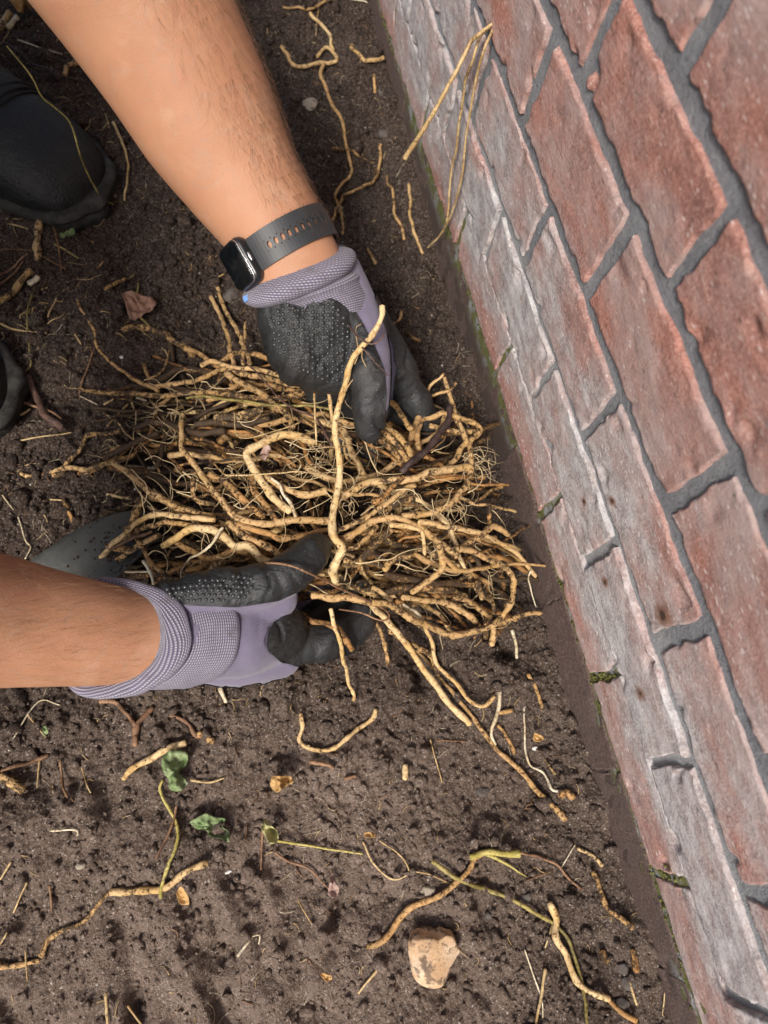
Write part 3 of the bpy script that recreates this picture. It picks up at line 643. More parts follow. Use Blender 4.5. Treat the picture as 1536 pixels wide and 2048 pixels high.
def in_poly(x, y, poly):
    inside = np.zeros(np.shape(x), bool); n = len(poly)
    for i in range(n):
        x1, y1 = poly[i]; x2, y2 = poly[(i + 1) % n]
        c = ((y1 > y) != (y2 > y)) & (x < (x2 - x1) * (y - y1) / ((y2 - y1) + 1e-9) + x1); inside ^= c
    return inside
def chain_px(rows): return capsule_chain([(P(a, b, z), r / 1000) for a, b, z, r in rows])
def make_glove(label, chains, knit_poly, dot_poly, dot_pitch, dot_dir, seed):
    V, Fq = remesh([chain_px(c) for c in chains], 0.0015, 12)
    N, fn = vnormals(V, Fq)
    # soft folds across the rubber palm
    q = topx(V); fold = fbm(q[0] / 34 + 0.8 * np.sin(q[1] / 40), q[1] / 90, 131 + seed, 3)
    crease = np.exp(-(np.sin(q[0] / 11 + 2.2 * fbm(q[0] / 60, q[1] / 60, 137 + seed, 2) * 3) / 0.35) ** 2) * np.clip(fbm(q[0] / 45, q[1] / 45, 139 + seed, 2) * 2.2, 0, 1)
    tw = ((CAMP - V) * N).sum(1) / np.linalg.norm(CAMP - V, axis=1); soft = np.where(in_poly(q[0], q[1], knit_poly) & (tw > -.15), 0.12, 1.0)
    V = V + N * ((0.0030 * fold - 0.0026 * crease) * soft)[:, None]
    c = V[Fq].mean(1); base = np.array([c[:, 0].mean(), c[:, 1].mean(), c[:, 2].min()])
    root = empty('work_glove', base, label, 'glove', 'work gloves holding the heap of roots')
    px, py = topx(c); toward = ((CAMP - c) * fn).sum(1) / np.linalg.norm(CAMP - c, axis=1)
    knit = in_poly(px, py, knit_poly) & (toward > -0.15)
    obj('knit_back', V, Fq, M_KNIT, root)
    Fc = Fq[~knit]; used = np.unique(Fc); mp_ = -np.ones(len(V), int); mp_[used] = np.arange(len(used))
    Vc = (V + N * 0.0009)[used]; Fl = mp_[Fc]
    ed = np.sort(np.concatenate([Fl[:, [0, 1]], Fl[:, [1, 2]], Fl[:, [2, 3]], Fl[:, [3, 0]]]), 1); ue, cnt_ = np.unique(ed, axis=0, return_counts=True); be = ue[cnt_ == 1]
    for _ in range(14):                     # even out the stair-stepped rim of the coating
        acc = np.zeros_like(Vc); nb_ = np.zeros(len(Vc))
        for a_, b_ in ((0, 1), (1, 0)): np.add.at(acc, be[:, a_], Vc[be[:, b_]]); np.add.at(nb_, be[:, a_], 1)
        m_ = nb_ > 0; Vc[m_] = 0.5 * Vc[m_] + 0.5 * acc[m_] / nb_[m_][:, None]
    obj('rubber_coating', Vc, mp_[Fc], M_COAT, root)
    # grip dots
    bv = BVHTree.FromPolygons([tuple(v) for v in (V + N * 0.0007)], [tuple(f) for f in Fq.tolist()])
    xs = [p_[0] for p_ in dot_poly]; ys = [p_[1] for p_ in dot_poly]; W, Wf = [], []; k = 0
    ca, sa = math.cos(dot_dir), math.sin(dot_dir); cxm, cym = sum(xs) / len(xs), sum(ys) / len(ys)
    for i in range(-30, 31):
        for j in range(-30, 31):
            u = (i + 0.5 * (j % 2)) * dot_pitch; v = j * dot_pitch * 0.82
            v += 0.0016 * u * u * 0.6
            x = cxm + u * ca - v * sa + random.gauss(0, .5); y = cym + u * sa + v * ca + random.gauss(0, .5)
            if not in_poly(np.array([x]), np.array([y]), dot_poly)[0]: continue
            d = unit(P(x, y, 0) - CAMP); h = bv.ray_cast(Vector(CAMP), Vector(d), 1.0)
            if h[0] is None: continue
            nr = np.array(h[1]);  nr = nr if nr @ d < 0 else -nr
            a = unit(np.cross(nr, [0.3, 0.9, 0.1])); b = np.cross(nr, a); r = 0.00155 * random.uniform(.8, 1.12)
            for m in range(1, 4):
                f = m / 3 * 1.45
                for s_ in range(9):
                    an = s_ * 2 * math.pi / 9; W.append(np.array(h[0]) + r * math.sin(f) * (math.cos(an) * a + math.sin(an) * b) + nr * r * (0.85 * math.cos(f) - 0.05))
            W.append(np.array(h[0]) + nr * r * 0.82); k0 = len(W) - 28
            for s_ in range(9):
                s2 = (s_ + 1) % 9; Wf.append((k0 + s_, k0 + s2, k0 + 27, k0 + 27)[:3])
                for m in (0, 1): Wf.append((k0 + m * 9 + s_, k0 + m * 9 + 9 + s_, k0 + m * 9 + 9 + s2, k0 + m * 9 + s2))
    if W: obj('grip_dots', W, Wf, M_DOT, root, kind='stuff')
    return root, bv
# upper glove (left hand, palm towards the viewer, thumb on top of the roots, fingers behind them)
GL_chains = [
    [(600, 560, .168, 24), (585, 640, .158, 24), (605, 700, .145, 26), (640, 735, .125, 20)],
    [(630, 560, .165, 26), (640, 640, .155, 31), (665, 720, .132, 26)],
    [(665, 560, .163, 24), (705, 640, .152, 23), (735, 710, .150, 17), (743, 770, .146, 14.0), (742, 815, .136, 13.5), (740, 852, .122, 11.5)],
    [(690, 600, .135, 22), (735, 650, .115, 19), (795, 740, .092, 14.5), (835, 815, .068, 13), (868, 880, .040, 11)],
    [(670, 690, .11, 20), (745, 780, .075, 13), (790, 850, .045, 12), (800, 900, .025, 10.5)],
    [(640, 720, .10, 19), (700, 800, .062, 12.5), (740, 870, .032, 11.5), (740, 920, .02, 10)],
    [(610, 720, .10, 17), (650, 800, .058, 11.5), (680, 850, .03, 10), (690, 890, .02, 9)]]
gl, _ = make_glove('purple and black work glove on the upper hand, dotted palm showing', GL_chains,
                   [(640, 480), (560, 520), (520, 560), (600, 568), (645, 556), (690, 598), (722, 640), (748, 690), (768, 740), (771, 790), (768, 830), (786, 800), (792, 740), (784, 690), (765, 650), (750, 600), (740, 480)],
                   [(535, 628), (560, 612), (600, 596), (640, 590), (672, 606), (690, 632), (702, 660), (708, 700), (700, 730), (705, 762), (660, 764), (610, 750), (570, 722), (545, 685)], 11.6, -0.55, 1)
# lower glove (right hand, back towards the viewer, thumb and index finger gripping)
GR_chains = [
    [(352, 1275, .096, 25), (405, 1272, .094, 29.5), (480, 1270, .088, 30), (545, 1262, .075, 24)],
    [(390, 1300, .080, 23), (480, 1312, .066, 22), (560, 1312, .056, 17)],
    [(332, 1203, .112, 13.5), (385, 1196, .113, 15.5), (440, 1188, .113, 17), (520, 1176, .115, 15.5), (585, 1145, .114, 14), (622, 1112, .110, 13), (637, 1094, .105, 10.5)],
    [(500, 1240, .090, 23), (560, 1195, .100, 13)],
    [(520, 1285, .068, 20), (580, 1286, .062, 16.5), (650, 1282, .054, 15.8), (690, 1272, .048, 14.5), (722, 1245, .046, 12), (726, 1222, .046, 10.5)],
    [(530, 1275, .045, 16), (620, 1240, .028, 12), (700, 1190, .018, 10.5), (730, 1150, .02, 9.5)],
    [(500, 1270, .042, 16), (590, 1215, .024, 12), (650, 1160, .016, 10.5), (680, 1120, .02, 9)],
    [(460, 1260, .045, 15), (540, 1200, .024, 11), (590, 1140, .016, 9.5), (610, 1100, .018, 8.5)]]
gr_, _ = make_glove('purple and black work glove on the lower hand, striped knit back showing', GR_chains,
                    [(300, 1195), (380, 1211), (476, 1213), (558, 1200), (607, 1176), (640, 1156), (650, 1180), (600, 1222), (560, 1232), (540, 1250), (530, 1280), (534, 1302), (560, 1322), (600, 1334), (640, 1336), (700, 1326), (690, 1360), (500, 1420), (300, 1420)],
                    [(330, 1178), (400, 1158), (470, 1150), (510, 1158), (505, 1190), (470, 1200), (380, 1204), (330, 1200)], 12.0, 0.0, 2)

def cuff(rows, root, mat, slants, n=72, back=1.0):
    """rows: (center xyz, across vector, depth vector, extra radius mm); texture coords in millimetres"""
    V, UV, Fa = [], [], []; vlen = 0; prev = None
    for i, (c, u, w, ex) in enumerate(rows):
        c = np.asarray(c); u = np.asarray(u); w = np.asarray(w); lu, lw = np.linalg.norm(u), np.linalg.norm(w)
        pts = [c + u * (1 + ex / 1000 / lu) * math.cos(2 * math.pi * j / n) + w * (1 + ex / 1000 / lw) * math.sin(2 * math.pi * j / n) * (1 if math.sin(2 * math.pi * j / n) > 0 else back + (1 - back) * min(1, i / (len(rows) - 1) * 1.4)) for j in range(n + 1)]
        if prev is not None: vlen += float(np.mean([np.linalg.norm(a - b) for a, b in zip(pts, prev)])) * 1000
        prev = pts; per = math.pi * (lu + lw) * 1000
        for j, q in enumerate(pts):
            uu = j / n * per
            V.append(q); UV.append((uu + vlen * 0.02, vlen + slants[i] * uu))
    for i in range(len(rows) - 1):
        for j in range(n):
            a = i * (n + 1) + j; Fa.append((a, a + 1, a + n + 2, a + n + 1))
    V = np.array(V)
    wob = fbm(V[:, 0] * 55, V[:, 1] * 55, 141, 2)
    ctr = np.repeat(np.array([r[0] for r in rows]), n + 1, 0); V = V + (V - ctr) / np.linalg.norm(V - ctr, axis=1, keepdims=True) * (0.0022 * wob)[:, None]
    return obj('knit_cuff', V, np.array(Fa), mat, root, uv=UV)
def smooth_rows(rows, per=5):
    A = np.array([np.concatenate([c, u, w, [e]]) for c, u, w, e in rows]); A = cr(A, per)
    return [(a[:3], a[3:6], a[6:9], a[9]) for a in A]
# lower cuff: slanted bell mouth, rolled edge, crease, ribbed band
def ringR(cx0, cy0, z, half_h, lean, thick):
    c = P(cx0, cy0, z); k = pxscale(cx0, cy0, z)
    ax = unit(P(cx0 + 40, cy0, z - 0.006) - c); view = unit(CAMP - c); e1 = unit(np.cross(view, ax)); e2 = unit(np.cross(ax, e1))
    if e2 @ view < 0: e2 = -e2
    w = unit(e2 + ax * lean) * thick / 1000 * math.sqrt(1 + lean * lean)
    return c, e1 * half_h / k, w
def RR(cx0, cy0, z, hh, lean, th, ex): c, u, w = ringR(cx0, cy0, z, hh, lean, th); return (c, u, w, ex)
rowsR = [RR(248, 1270, .109, 84, 0.5, 30, -2.0), RR(222, 1270, .113, 90, 0.8, 31, 0.0), RR(200, 1271, .116, 95, 1.0, 31.5, 2.0), RR(198, 1273, .116, 100, 1.1, 32.5, 4.6), RR(210, 1275, .114, 102, 1.08, 33, 6.0),
         RR(232, 1276, .111, 100, 1.0, 33, 5.6), RR(254, 1275, .108, 95, 0.9, 31.5, 3.4), RR(270, 1274, .106, 90, 0.8, 30.5, 0.6), RR(278, 1274, .105, 89, 0.75, 30, 0.2), RR(292, 1274, .103, 92, 0.68, 31.5, 2.6),
         RR(322, 1273, .100, 95, 0.56, 33, 3.4), RR(356, 1272, .097, 95, 0.47, 34, 3.2), RR(392, 1270, .095, 94, 0.40, 34.2, 2.6), RR(412, 1270, .094, 92, 0.34, 33.5, 0.4)]
rowsR = smooth_rows(rowsR); slR = [(-0.16 if i < 36 else -0.02) for i in range(len(rowsR))]
cuff(rowsR, gr_, M_STRIPE, slR, back=0.42)
# upper cuff: rolled collar across the wrist, a second fold, then the ribbed wrist
def RL(cx0, cy0, z, half, ex, th=27, tilt=0.0, rot=0.0):
    c = P(cx0, cy0, z); k = pxscale(cx0, cy0, z)
    a = P(cx0 + 20 * math.cos(rot - 0.44), cy0 + 20 * math.sin(rot - 0.44), z) - c; e1 = unit(a)
    view = unit(CAMP - c); ax = unit(np.cross(e1, view)); e2 = unit(np.cross(ax, e1)); e2 = e2 if e2 @ view > 0 else -e2
    dn = unit(P(cx0 + 10, cy0 + 20, z) - c); ax = ax if ax @ dn > 0 else -ax
    return (c, e1 * half / k, unit(e2 + ax * tilt) * th / 1000, ex)
rowsL = [RL(588, 528, .177, 92, -1, 26, .10), RL(590, 534, .177, 96, 1.2, 27, .12), RL(592, 538, .176, 99, 4.0, 28, .14), RL(597, 546, .175, 103, 6.3, 29, .16), RL(603, 557, .173, 104, 6.8, 29, .18), RL(608, 567, .171, 101, 5.0, 28.5, .18),
         RL(613, 574, .169, 95, 2.0, 28, .16), RL(619, 574, .168, 92, 2.6, 28, .12, .05), RL(624, 580, .167, 90, 4.2, 28, .10, .1), RL(630, 586, .166, 88, 2.2, 28, .08, .12), RL(638, 594, .165, 86, 1.2, 27.5, .05, .15), RL(655, 614, .160, 84, 0.2, 27, 0, .2), RL(668, 634, .157, 78, -2.5, 26, 0, .2)]
rowsL = smooth_rows(rowsL); slL = [(0.42 if i < 32 else 0.0) for i in range(len(rowsL))]
cuff(rowsL, gl, M_STRIPE, slL)
tq = P(497, 594, .178); ta = unit(P(510, 588, .178) - tq); tb = unit(P(500, 604, .178) - tq); tcn = np.cross(ta, tb)
vt, ft = [], []
for s_ in (0, 1):
    for a_, b_ in ((-1, -1), (1, -1), (1, 1), (-1, 1)): vt.append(tq + ta * a_ * .004 + tb * b_ * .0022 + tcn * (.0006 * s_))
obj('size_tag', vt, [(0, 1, 2, 3), (7, 6, 5, 4), (0, 4, 5, 1), (1, 5, 6, 2), (2, 6, 7, 3), (3, 7, 4, 0)], M_TAG, gl, smooth=False)

# ---- watch on the upper wrist
M_STRAP = simple('strap_rubber', (0.028, 0.030, 0.033), 0.46, 0.4, 60, 0.12)
M_CASE = simple('watch_case', (0.012, 0.013, 0.014), 0.28, 0.6); M_GLASS = simple('watch_glass', (0.004, 0.005, 0.006), 0.06, 0.7); M_STEEL = NT('watch_bezel_metal')
M_STEEL.b.inputs['Metallic'].default_value = 1.0; M_STEEL = M_STEEL.fin((0.55, 0.56, 0.58), 0.25, 0.5)
wc = P(571, 493, .183); wk = pxscale(571, 493, .183)
bvB = BVHTree.FromPolygons([tuple(v) for v in bodyV], [tuple(f) for f in bodyF.tolist()])
wax = unit(P(600, 548, .1745) - P(540, 440, .1905)); wview = unit(CAMP - wc); we1 = unit(np.cross(wax, wview)); we1 = we1 if (ROT.T @ we1)[0] > 0 else -we1
we2 = unit(np.cross(we1, wax)); we2 = we2 if we2 @ wview > 0 else -we2
watch = empty('wrist_watch', wc, 'square black smart watch on a black rubber strap round the upper wrist', 'watch')
def strap_pt(phi, v, off):
    """phi 0 = right edge of the wrist in the picture, pi/2 = towards the camera"""
    d = we1 * math.cos(phi) + we2 * math.sin(phi); o_ = wc + wax * v + d * 0.10
    h = bvB.ray_cast(Vector(o_), Vector(-d), 0.1)
    q = np.array(h[0]) if h[0] is not None else wc + wax * v + d * 0.033
    return q, d
NPH = 160; phs = np.linspace(0, 2 * math.pi, NPH, endpoint=False)
rad = []
for ph_ in phs:                             # a taut band: the larger of the arm radii under the strap width
    rr_ = max(np.dot(strap_pt(ph_, v_, 0)[0] - wc, we1 * math.cos(ph_) + we2 * math.sin(ph_)) for v_ in (-.010, 0, .010)); rad.append(rr_)
rad = np.array(rad)
for _ in range(14): rad = np.maximum(rad, 0.25 * np.roll(rad, 1) + 0.5 * rad + 0.25 * np.roll(rad, -1))
for _ in range(10): rad = 0.25 * np.roll(rad, 1) + 0.5 * rad + 0.25 * np.roll(rad, -1)
rad = rad + 0.0003
bandxy = np.stack([rad * np.cos(phs), rad * np.sin(phs)], -1)
seg = np.linalg.norm(np.roll(bandxy, -1, 0) - bandxy, axis=1); cum = np.concatenate([[0], np.cumsum(seg)])
bx2 = np.vstack([bandxy, bandxy[:1]])
def band(s, v, off):
    s = s % cum[-1]; i = min(np.searchsorted(cum, s, 'right') - 1, NPH - 1); f = (s - cum[i]) / seg[i]; q = bx2[i] * (1 - f) + bx2[i + 1] * f
    t_ = bx2[i + 1] - bx2[i]; n_ = np.array([t_[1], -t_[0]]); n_ = n_ / np.linalg.norm(n_); q = q + n_ * off
    return wc + we1 * q[0] + we2 * q[1] + wax * v
def arc(phi): return cum[int(round(phi / (2 * math.pi) * NPH)) % NPH]
HW = 0.0112; hole_s = [arc(math.radians(22)) + 0.0049 * k_ for k_ in range(10)]
def strap_surface():
    """band with oval holes: cells with a hole are rings of quads, the rest plain strips; then extruded inward"""
    cell = 0.0049; s0 = hole_s[0] - cell / 2 - 0.0 ; total = cum[-1]; V, Fa = [], []
    holes_end = s0 + cell * len(hole_s); nplain = 60; plain = np.linspace(holes_end, s0 + total, nplain + 1)
    vrow = [-HW, -HW * 0.45, 0, HW * 0.45, HW]
    def both(q): V.append(band(q[0], q[1], .0004)); V.append(band(q[0], q[1], .0021)); return len(V) - 2
    def quad(a, b, c_, d): Fa.append((a + 1, b + 1, c_ + 1, d + 1)); Fa.append((d, c_, b, a))
    for i in range(nplain):
        r0 = [both((plain[i], v)) for v in vrow]; r1 = [both((plain[i + 1], v)) for v in vrow]
        for j in range(4): quad(r0[j], r1[j], r1[j + 1], r0[j + 1])
        for j in (0, 4): Fa.append((r0[j], r0[j] + 1, r1[j] + 1, r1[j]) if j == 0 else (r1[j], r1[j] + 1, r0[j] + 1, r0[j]))
    NO = 20
    for hs in hole_s:
        outer, inner = [], []
        for m in range(NO):
            a = 2 * math.pi * m / NO; ca, sa = math.cos(a), math.sin(a); k_ = 1 / max(abs(ca), abs(sa))
            outer.append(both((hs + cell / 2 * ca * k_, HW * 0.32 * sa * k_))); inner.append(both((hs + 0.0013 * ca, 0.0024 * sa)))
        for m in range(NO):
            n_ = (m + 1) % NO; quad(outer[m], outer[n_], inner[n_], inner[m]); Fa.append((inner[m], inner[n_], inner[n_] + 1, inner[m] + 1))
        for sg in (-1, 1):
            ss_ = [hs - cell / 2, hs, hs + cell / 2]; lo = [both((x, sg * HW * 0.32)) for x in ss_]; hi = [both((x, sg * HW)) for x in ss_]
            for j in (0, 1):
                quad(lo[j], lo[j + 1], hi[j + 1], hi[j]); Fa.append((hi[j], hi[j] + 1, hi[j + 1] + 1, hi[j + 1]))
    return V, Fa
vS, fS = strap_surface(); strap = obj('strap', vS, fS, M_STRAP, watch, smooth=False)
CPH = math.radians(149); cs = arc(CPH)
cc = band(cs, 0, .0); cn = unit(band(cs, 0, .01) - cc); ct = unit(band(cs + .004, 0, 0) - band(cs - .004, 0, 0))
def rbox(hx, hy, hz, rc, re, z0, nseg=6):
    """rounded slab in the frame ct (across arm), wax (along arm), cn (out)"""
    ring2 = []
    for (sx, sy, a0) in ((1, 1, 0), (-1, 1, 90), (-1, -1, 180), (1, -1, 270)):
        for k_ in range(nseg + 1):
            a = math.radians(a0 + 90 * k_ / nseg); ring2.append((sx * (hx - rc), sy * (hy - rc), math.cos(a), math.sin(a)))
    V, Fa = [], []; levels = [(-hz, -re)] + [(-hz + re * (1 - math.cos(t_)), -re + re * math.sin(t_)) for t_ in (0.8, 1.57)] + [(hz - re * (1 - math.cos(t_)), -re + re * math.sin(t_)) for t_ in (1.57, 0.8)] + [(hz, -re)]
    for (h, ins) in levels:
        for (bx_, by_, ca, sa) in ring2:
            V.append(cc + ct * (bx_ + (rc + ins) * ca) + wax * (by_ + (rc + ins) * sa) + cn * (z0 + hz + h))
    m = len(ring2)
    for i in range(len(levels) - 1):
        for j in range(m): a = i * m + j; b = i * m + (j + 1) % m; Fa.append((a, b, b + m, a + m))
    Fa.append(tuple(range(m))[::-1]); Fa.append(tuple((len(levels) - 1) * m + j for j in range(m)))
    return V, Fa
v, f = rbox(.0122, .0158, .0038, .0060, .0024, -.0005); case = obj('case', v, f, M_CASE, watch)
v, f = rbox(.0114, .0150, .0006, .0053, .0003, .0070); obj('bezel', v, f, M_STEEL, watch)
v, f = rbox(.0106, .0142, .0007, .0046, .0004, .0076); obj('screen', v, f, M_GLASS, watch)
cc_save = cc; cc = cc - ct * 0.0122 + cn * .004; v, f = rbox(.0010, .0030, .0011, .0008, .0004, -.001); obj('side_button', v, f, M_STEEL, watch); cc = cc_save

# ---- boots
def boot_leather():
    t = NT('boot_leather'); p = t.pos(); n = t.noise(p, 20, 4); n2 = t.noise(p, 420, 3)
    c = t.mix(t.ss(n, 0.3, 0.7), (0.006, 0.006, 0.006), (0.013, 0.0125, 0.012)); c = t.mix(t.ss(t.noise(p, 38, 5, 0.7), 0.62, 0.78, 0, 0.5), c, (0.07, 0.042, 0.022)); c = t.mix(t.ss(t.noise(p, 240, 4, 0.7), 0.58, 0.72, 0, 0.6), c, (0.055, 0.043, 0.034))
    t.bump(t.math('ADD', n2, t.noise(p, 90, 3)), 0.0014, 0.9); return t.fin(c, 0.45, 0.4)
M_BOOT = boot_leather(); M_SOLE = simple('boot_sole_rubber', (0.030, 0.028, 0.025), 0.75, 0.3, 90, 0.6, 300, 0.0008); M_THREAD = simple('boot_thread', (0.02, 0.019, 0.018), 0.8, 0.2)
PROF = [(0, 8, 26), (4, 22, 36), (10, 33, 46), (22, 43, 57), (40, 50, 66), (65, 54, 73), (95, 55, 80), (125, 52, 90), (160, 47, 104), (195, 44, 128), (215, 43, 150)]
def bprof(s):
    A = np.array(PROF, float); return np.interp(s, A[:, 0], A[:, 1]), np.interp(s, A[:, 0], A[:, 2])
def make_boot(label, toe, direction, zg):
    d = np.array([direction[0], direction[1], 0]); d = d / np.linalg.norm(d); sd_ = np.array([-d[1], d[0], 0]); upv = np.array([0, 0, 1.0])
    B = lambda s, l, h: np.array([toe[0], toe[1], zg]) - d * s / 1000 + sd_ * l / 1000 + upv * h / 1000
    root = empty('work_boot', B(120, 0, 0), label, 'boot', 'black work boots of the crouching person')
    ss_ = np.concatenate([np.linspace(0, 24, 9), np.linspace(30, 215, 34)]); na = 28; V, Fa = [], []
    for s in ss_:
        w, h = bprof(s)
        for j in range(na + 1):
            a = math.pi * j / na; ca, sa = math.cos(a), math.sin(a)
            dent = -1.6 * math.exp(-((s - 90) / 4.0) ** 2) + (0.9 * math.sin(s * .55) * math.exp(-((s - 68) / 12.0) ** 2) + 1.6 * math.sin(s * .42) * math.exp(-((s - 130) / 20.0) ** 2)) * math.sin(a) * math.sin(a * 3 + s * .05)
            V.append(B(s, (w + dent * .5) * np.sign(ca) * abs(ca) ** 0.75, 24 + (h - 24 + dent) * sa ** 0.72))
    n1 = na + 1
    for i in range(len(ss_) - 1):
        for j in range(na): a = i * n1 + j; Fa.append((a, a + 1, a + n1 + 1, a + n1))
    Fa.append(tuple(range(n1)))
    obj('toe_upper', V, Fa, M_BOOT, root)
    # shaft round the ankle and heel
    S = [(B(238, 0, 24), sd_ * .040, d * .052), (B(236, 0, 70), sd_ * .043, d * .054), (B(228, 0, 110), sd_ * .046, d * .058), (B(226, 0, 160), sd_ * .049, d * .060), (B(226, 0, 205), sd_ * .051, d * .061)]
    v, f = loft(S, 32); obj('shaft', v, f, M_BOOT, root)
    # sole outline
    def outline(off, h):
        R_, L_ = [], []
        for s in np.concatenate([[-6 - 0 * off], np.linspace(0, 24, 10), np.linspace(32, 290, 34)]):
            w = bprof(max(s, 0))[0] + off
            if s < 0: w = 6
            if s > 235: w = w * math.sqrt(max(0.03, 1 - ((s - 235) / 58) ** 2))
            R_.append((s - off * (1 if s < 20 else 0), w)); L_.append((s - off * (1 if s < 20 else 0), -w))
        return [B(s, l, h) for s, l in R_] + [B(s, l, h) for s, l in L_[::-1]]
    lv = [(1.5, 0), (3.0, 3), (3.5, 10), (3.5, 17), (1.0, 18), (1.0, 20), (5.5, 21.5), (6.2, 25), (4.2, 29), (0, 31)]
    V = []; Fa = []
    for o_, h in lv: V += outline(o_, h)
    m = len(V) // len(lv)
    for i in range(len(lv) - 1):
        for j in range(m): a = i * m + j; b = i * m + (j + 1) % m; Fa.append((a, b, b + m, a + m))
    Fa.append(tuple(range(m))[::-1]); Fa.append(tuple((len(lv) - 1) * m + j for j in range(m)))
    sole = obj('sole', V, Fa, M_SOLE, root)
    for s in list(np.arange(14, 190, 17)):
        for sg in (-1, 1):
            w = bprof(s)[0]; s1, s2 = s, s + 10; q = []
            for hh in (-3, 5):
                q += [B(s1, sg * (w - 12), hh), B(s2, sg * (w - 12), hh), B(s2, sg * (bprof(s2)[0] + 4.6), hh), B(s1, sg * (w + 4.6), hh)]
            subobj('lug', q, [(0, 1, 2, 3), (7, 6, 5, 4), (0, 4, 5, 1), (1, 5, 6, 2), (2, 6, 7, 3), (3, 7, 4, 0)], M_SOLE, sole, smooth=False)
    for s in (84, 90, 97):
        w, h = bprof(s); pts = [B(s + 5 * math.sin(a) ** 2, (w + .8) * np.sign(math.cos(a)) * abs(math.cos(a)) ** .75, 24 + (h - 23) * math.sin(a) ** .72) for a in np.linspace(0.05, math.pi - .05, 30)]
        V, Fa = [], []
        for i, q in enumerate(pts):
            tdir = unit(pts[min(i + 1, 29)] - pts[max(i - 1, 0)]); b_ = unit(np.cross(tdir, d)); c_ = np.cross(tdir, b_)
            for m_ in range(6): V.append(q + .0011 * (math.cos(m_ * 1.047) * b_ + math.sin(m_ * 1.047) * c_))
        for i in range(29):
            for m_ in range(6): Fa.append((i * 6 + m_, i * 6 + (m_ + 1) % 6, i * 6 + 6 + (m_ + 1) % 6, i * 6 + 6 + m_))
        obj('seam', V, Fa, M_THREAD, root)
    return root
t0 = P(188, 402, .022); t1 = P(20, 250, .06)
make_boot('dusty black leather work boot with thick rubber sole, toe beside the upper forearm', t0, (t0 - t1)[:2], float(ground_macro(t0[0], t0[1])) - 0.001)
t2 = P(14, 745, .03)
make_boot('black work boot barely showing at the left edge beside the red twig', t2, (0.99, 0.05), float(ground_macro(t2[0], t2[1])) - 0.002)

# ================================================================== ROOTS
def pile_h(px, py):
    d2 = ((px - 660) / 430) ** 2 + ((py - 985) / 285) ** 2
    return 0.086 * math.exp(-d2 * d2)
def tube(pts, rad, sides=8, seed=0, knob=0.16):
    """pts (n,3) smooth path, rad (n): lumpy tube with closed ends"""
    pts = np.asarray(pts, float); n = len(pts); g = np.random.default_rng(seed)
    s = np.concatenate([[0], np.cumsum(np.linalg.norm(np.diff(pts, axis=0), axis=1))])
    o = g.uniform(0, 200)
    rr = rad * (1 + knob * 1.6 * vnoise(s * 160 + o, s * 0 + o, 151) + knob * 1.2 * vnoise(s * 420 + o, s * 0 + 2 * o, 152))
    # node rings
    x = g.uniform(0, .02)
    while x < s[-1] and knob > 0.05:
        rr = rr * (1 + knob * 1.1 * np.exp(-((s - x) / (0.9 * max(rad.mean(), .0008))) ** 2)); x += g.uniform(.010, .030)
    T = np.gradient(pts, axis=0); T /= np.linalg.norm(T, axis=1, keepdims=True) + 1e-12
    u = np.cross(T[0], [0.31, 0.52, 0.8]); u /= np.linalg.norm(u); V = []
    for i in range(n):
        u = u - T[i] * (u @ T[i]); u /= np.linalg.norm(u); w = np.cross(T[i], u)
        for j in range(sides):
            a = 2 * math.pi * j / sides; V.append(pts[i] + rr[i] * (math.cos(a) * u + math.sin(a) * w) * (1 + 0.10 * math.sin(a * 2 + i * 0.7 + o)))
    Fa = []
    for i in range(n - 1):
        for j in range(sides): a = i * sides + j; b = i * sides + (j + 1) % sides; Fa.append((a, b, b + sides, a + sides))
    V.append(pts[0] - T[0] * rr[0] * 0.5); V.append(pts[-1] + T[-1] * rr[-1] * 0.5); c0, c1 = len(V) - 2, len(V) - 1
    for j in range(sides):
        Fa.append(((j + 1) % sides, j, c0)); Fa.append(((n - 1) * sides + j, (n - 1) * sides + (j + 1) % sides, c1))
    return V, Fa
def resample(ctrl, step):
    Q = cr(ctrl, 10); s = np.concatenate([[0], np.cumsum(np.linalg.norm(np.diff(Q[:, :3], axis=0), axis=1))])
    n = max(4, int(s[-1] / step) + 1); t = np.linspace(0, s[-1], n)
    return np.stack([np.interp(t, s, Q[:, k]) for k in range(Q.shape[1])], -1)
def wiggle(Q, amp, seed, wl=0.02):
    g = np.random.default_rng(seed); s = np.concatenate([[0], np.cumsum(np.linalg.norm(np.diff(Q[:, :3], axis=0), axis=1))])
    for k, sc in ((0, 1), (1, 1), (2, .6)):
        o = g.uniform(0, 99); Q[:, k] += amp * sc * (vnoise(s / wl + o, s * 0 + o, 161 + k) + 0.5 * vnoise(s / wl * 2.3 + o, s * 0 + o, 165 + k)) * 2
    return Q
_rootid = [0]
PLACES = [(330, 780, 'the upper left of the heap'), (520, 760, 'the heap under the dotted palm'), (640, 830, 'the heap left of the upper thumb'), (830, 880, 'the heap right of the upper thumb'), (930, 930, 'the right end of the heap'), (300, 890, 'the left end of the heap'), (450, 880, 'the left middle of the heap'),
          (580, 930, 'the heap inside the hooked cream root'), (340, 1000, 'the heap above the grey blade'), (470, 1010, 'the heap below the hooked cream root'), (760, 960, 'the heap right of the tall root'), (870, 1030, 'the heap near the humped root'), (620, 1020, 'the heap left of the tall root'), (280, 1090, 'the heap by the lower cuff'), (430, 1100, 'the heap above the lower thumb'),
          (740, 1100, 'the heap under the tall root'), (900, 1120, 'the heap on the wall side'), (800, 1180, 'the bottom of the heap'), (950, 1200, 'the heap inside the great loop'), (650, 1170, 'the heap between lower thumb and finger')]
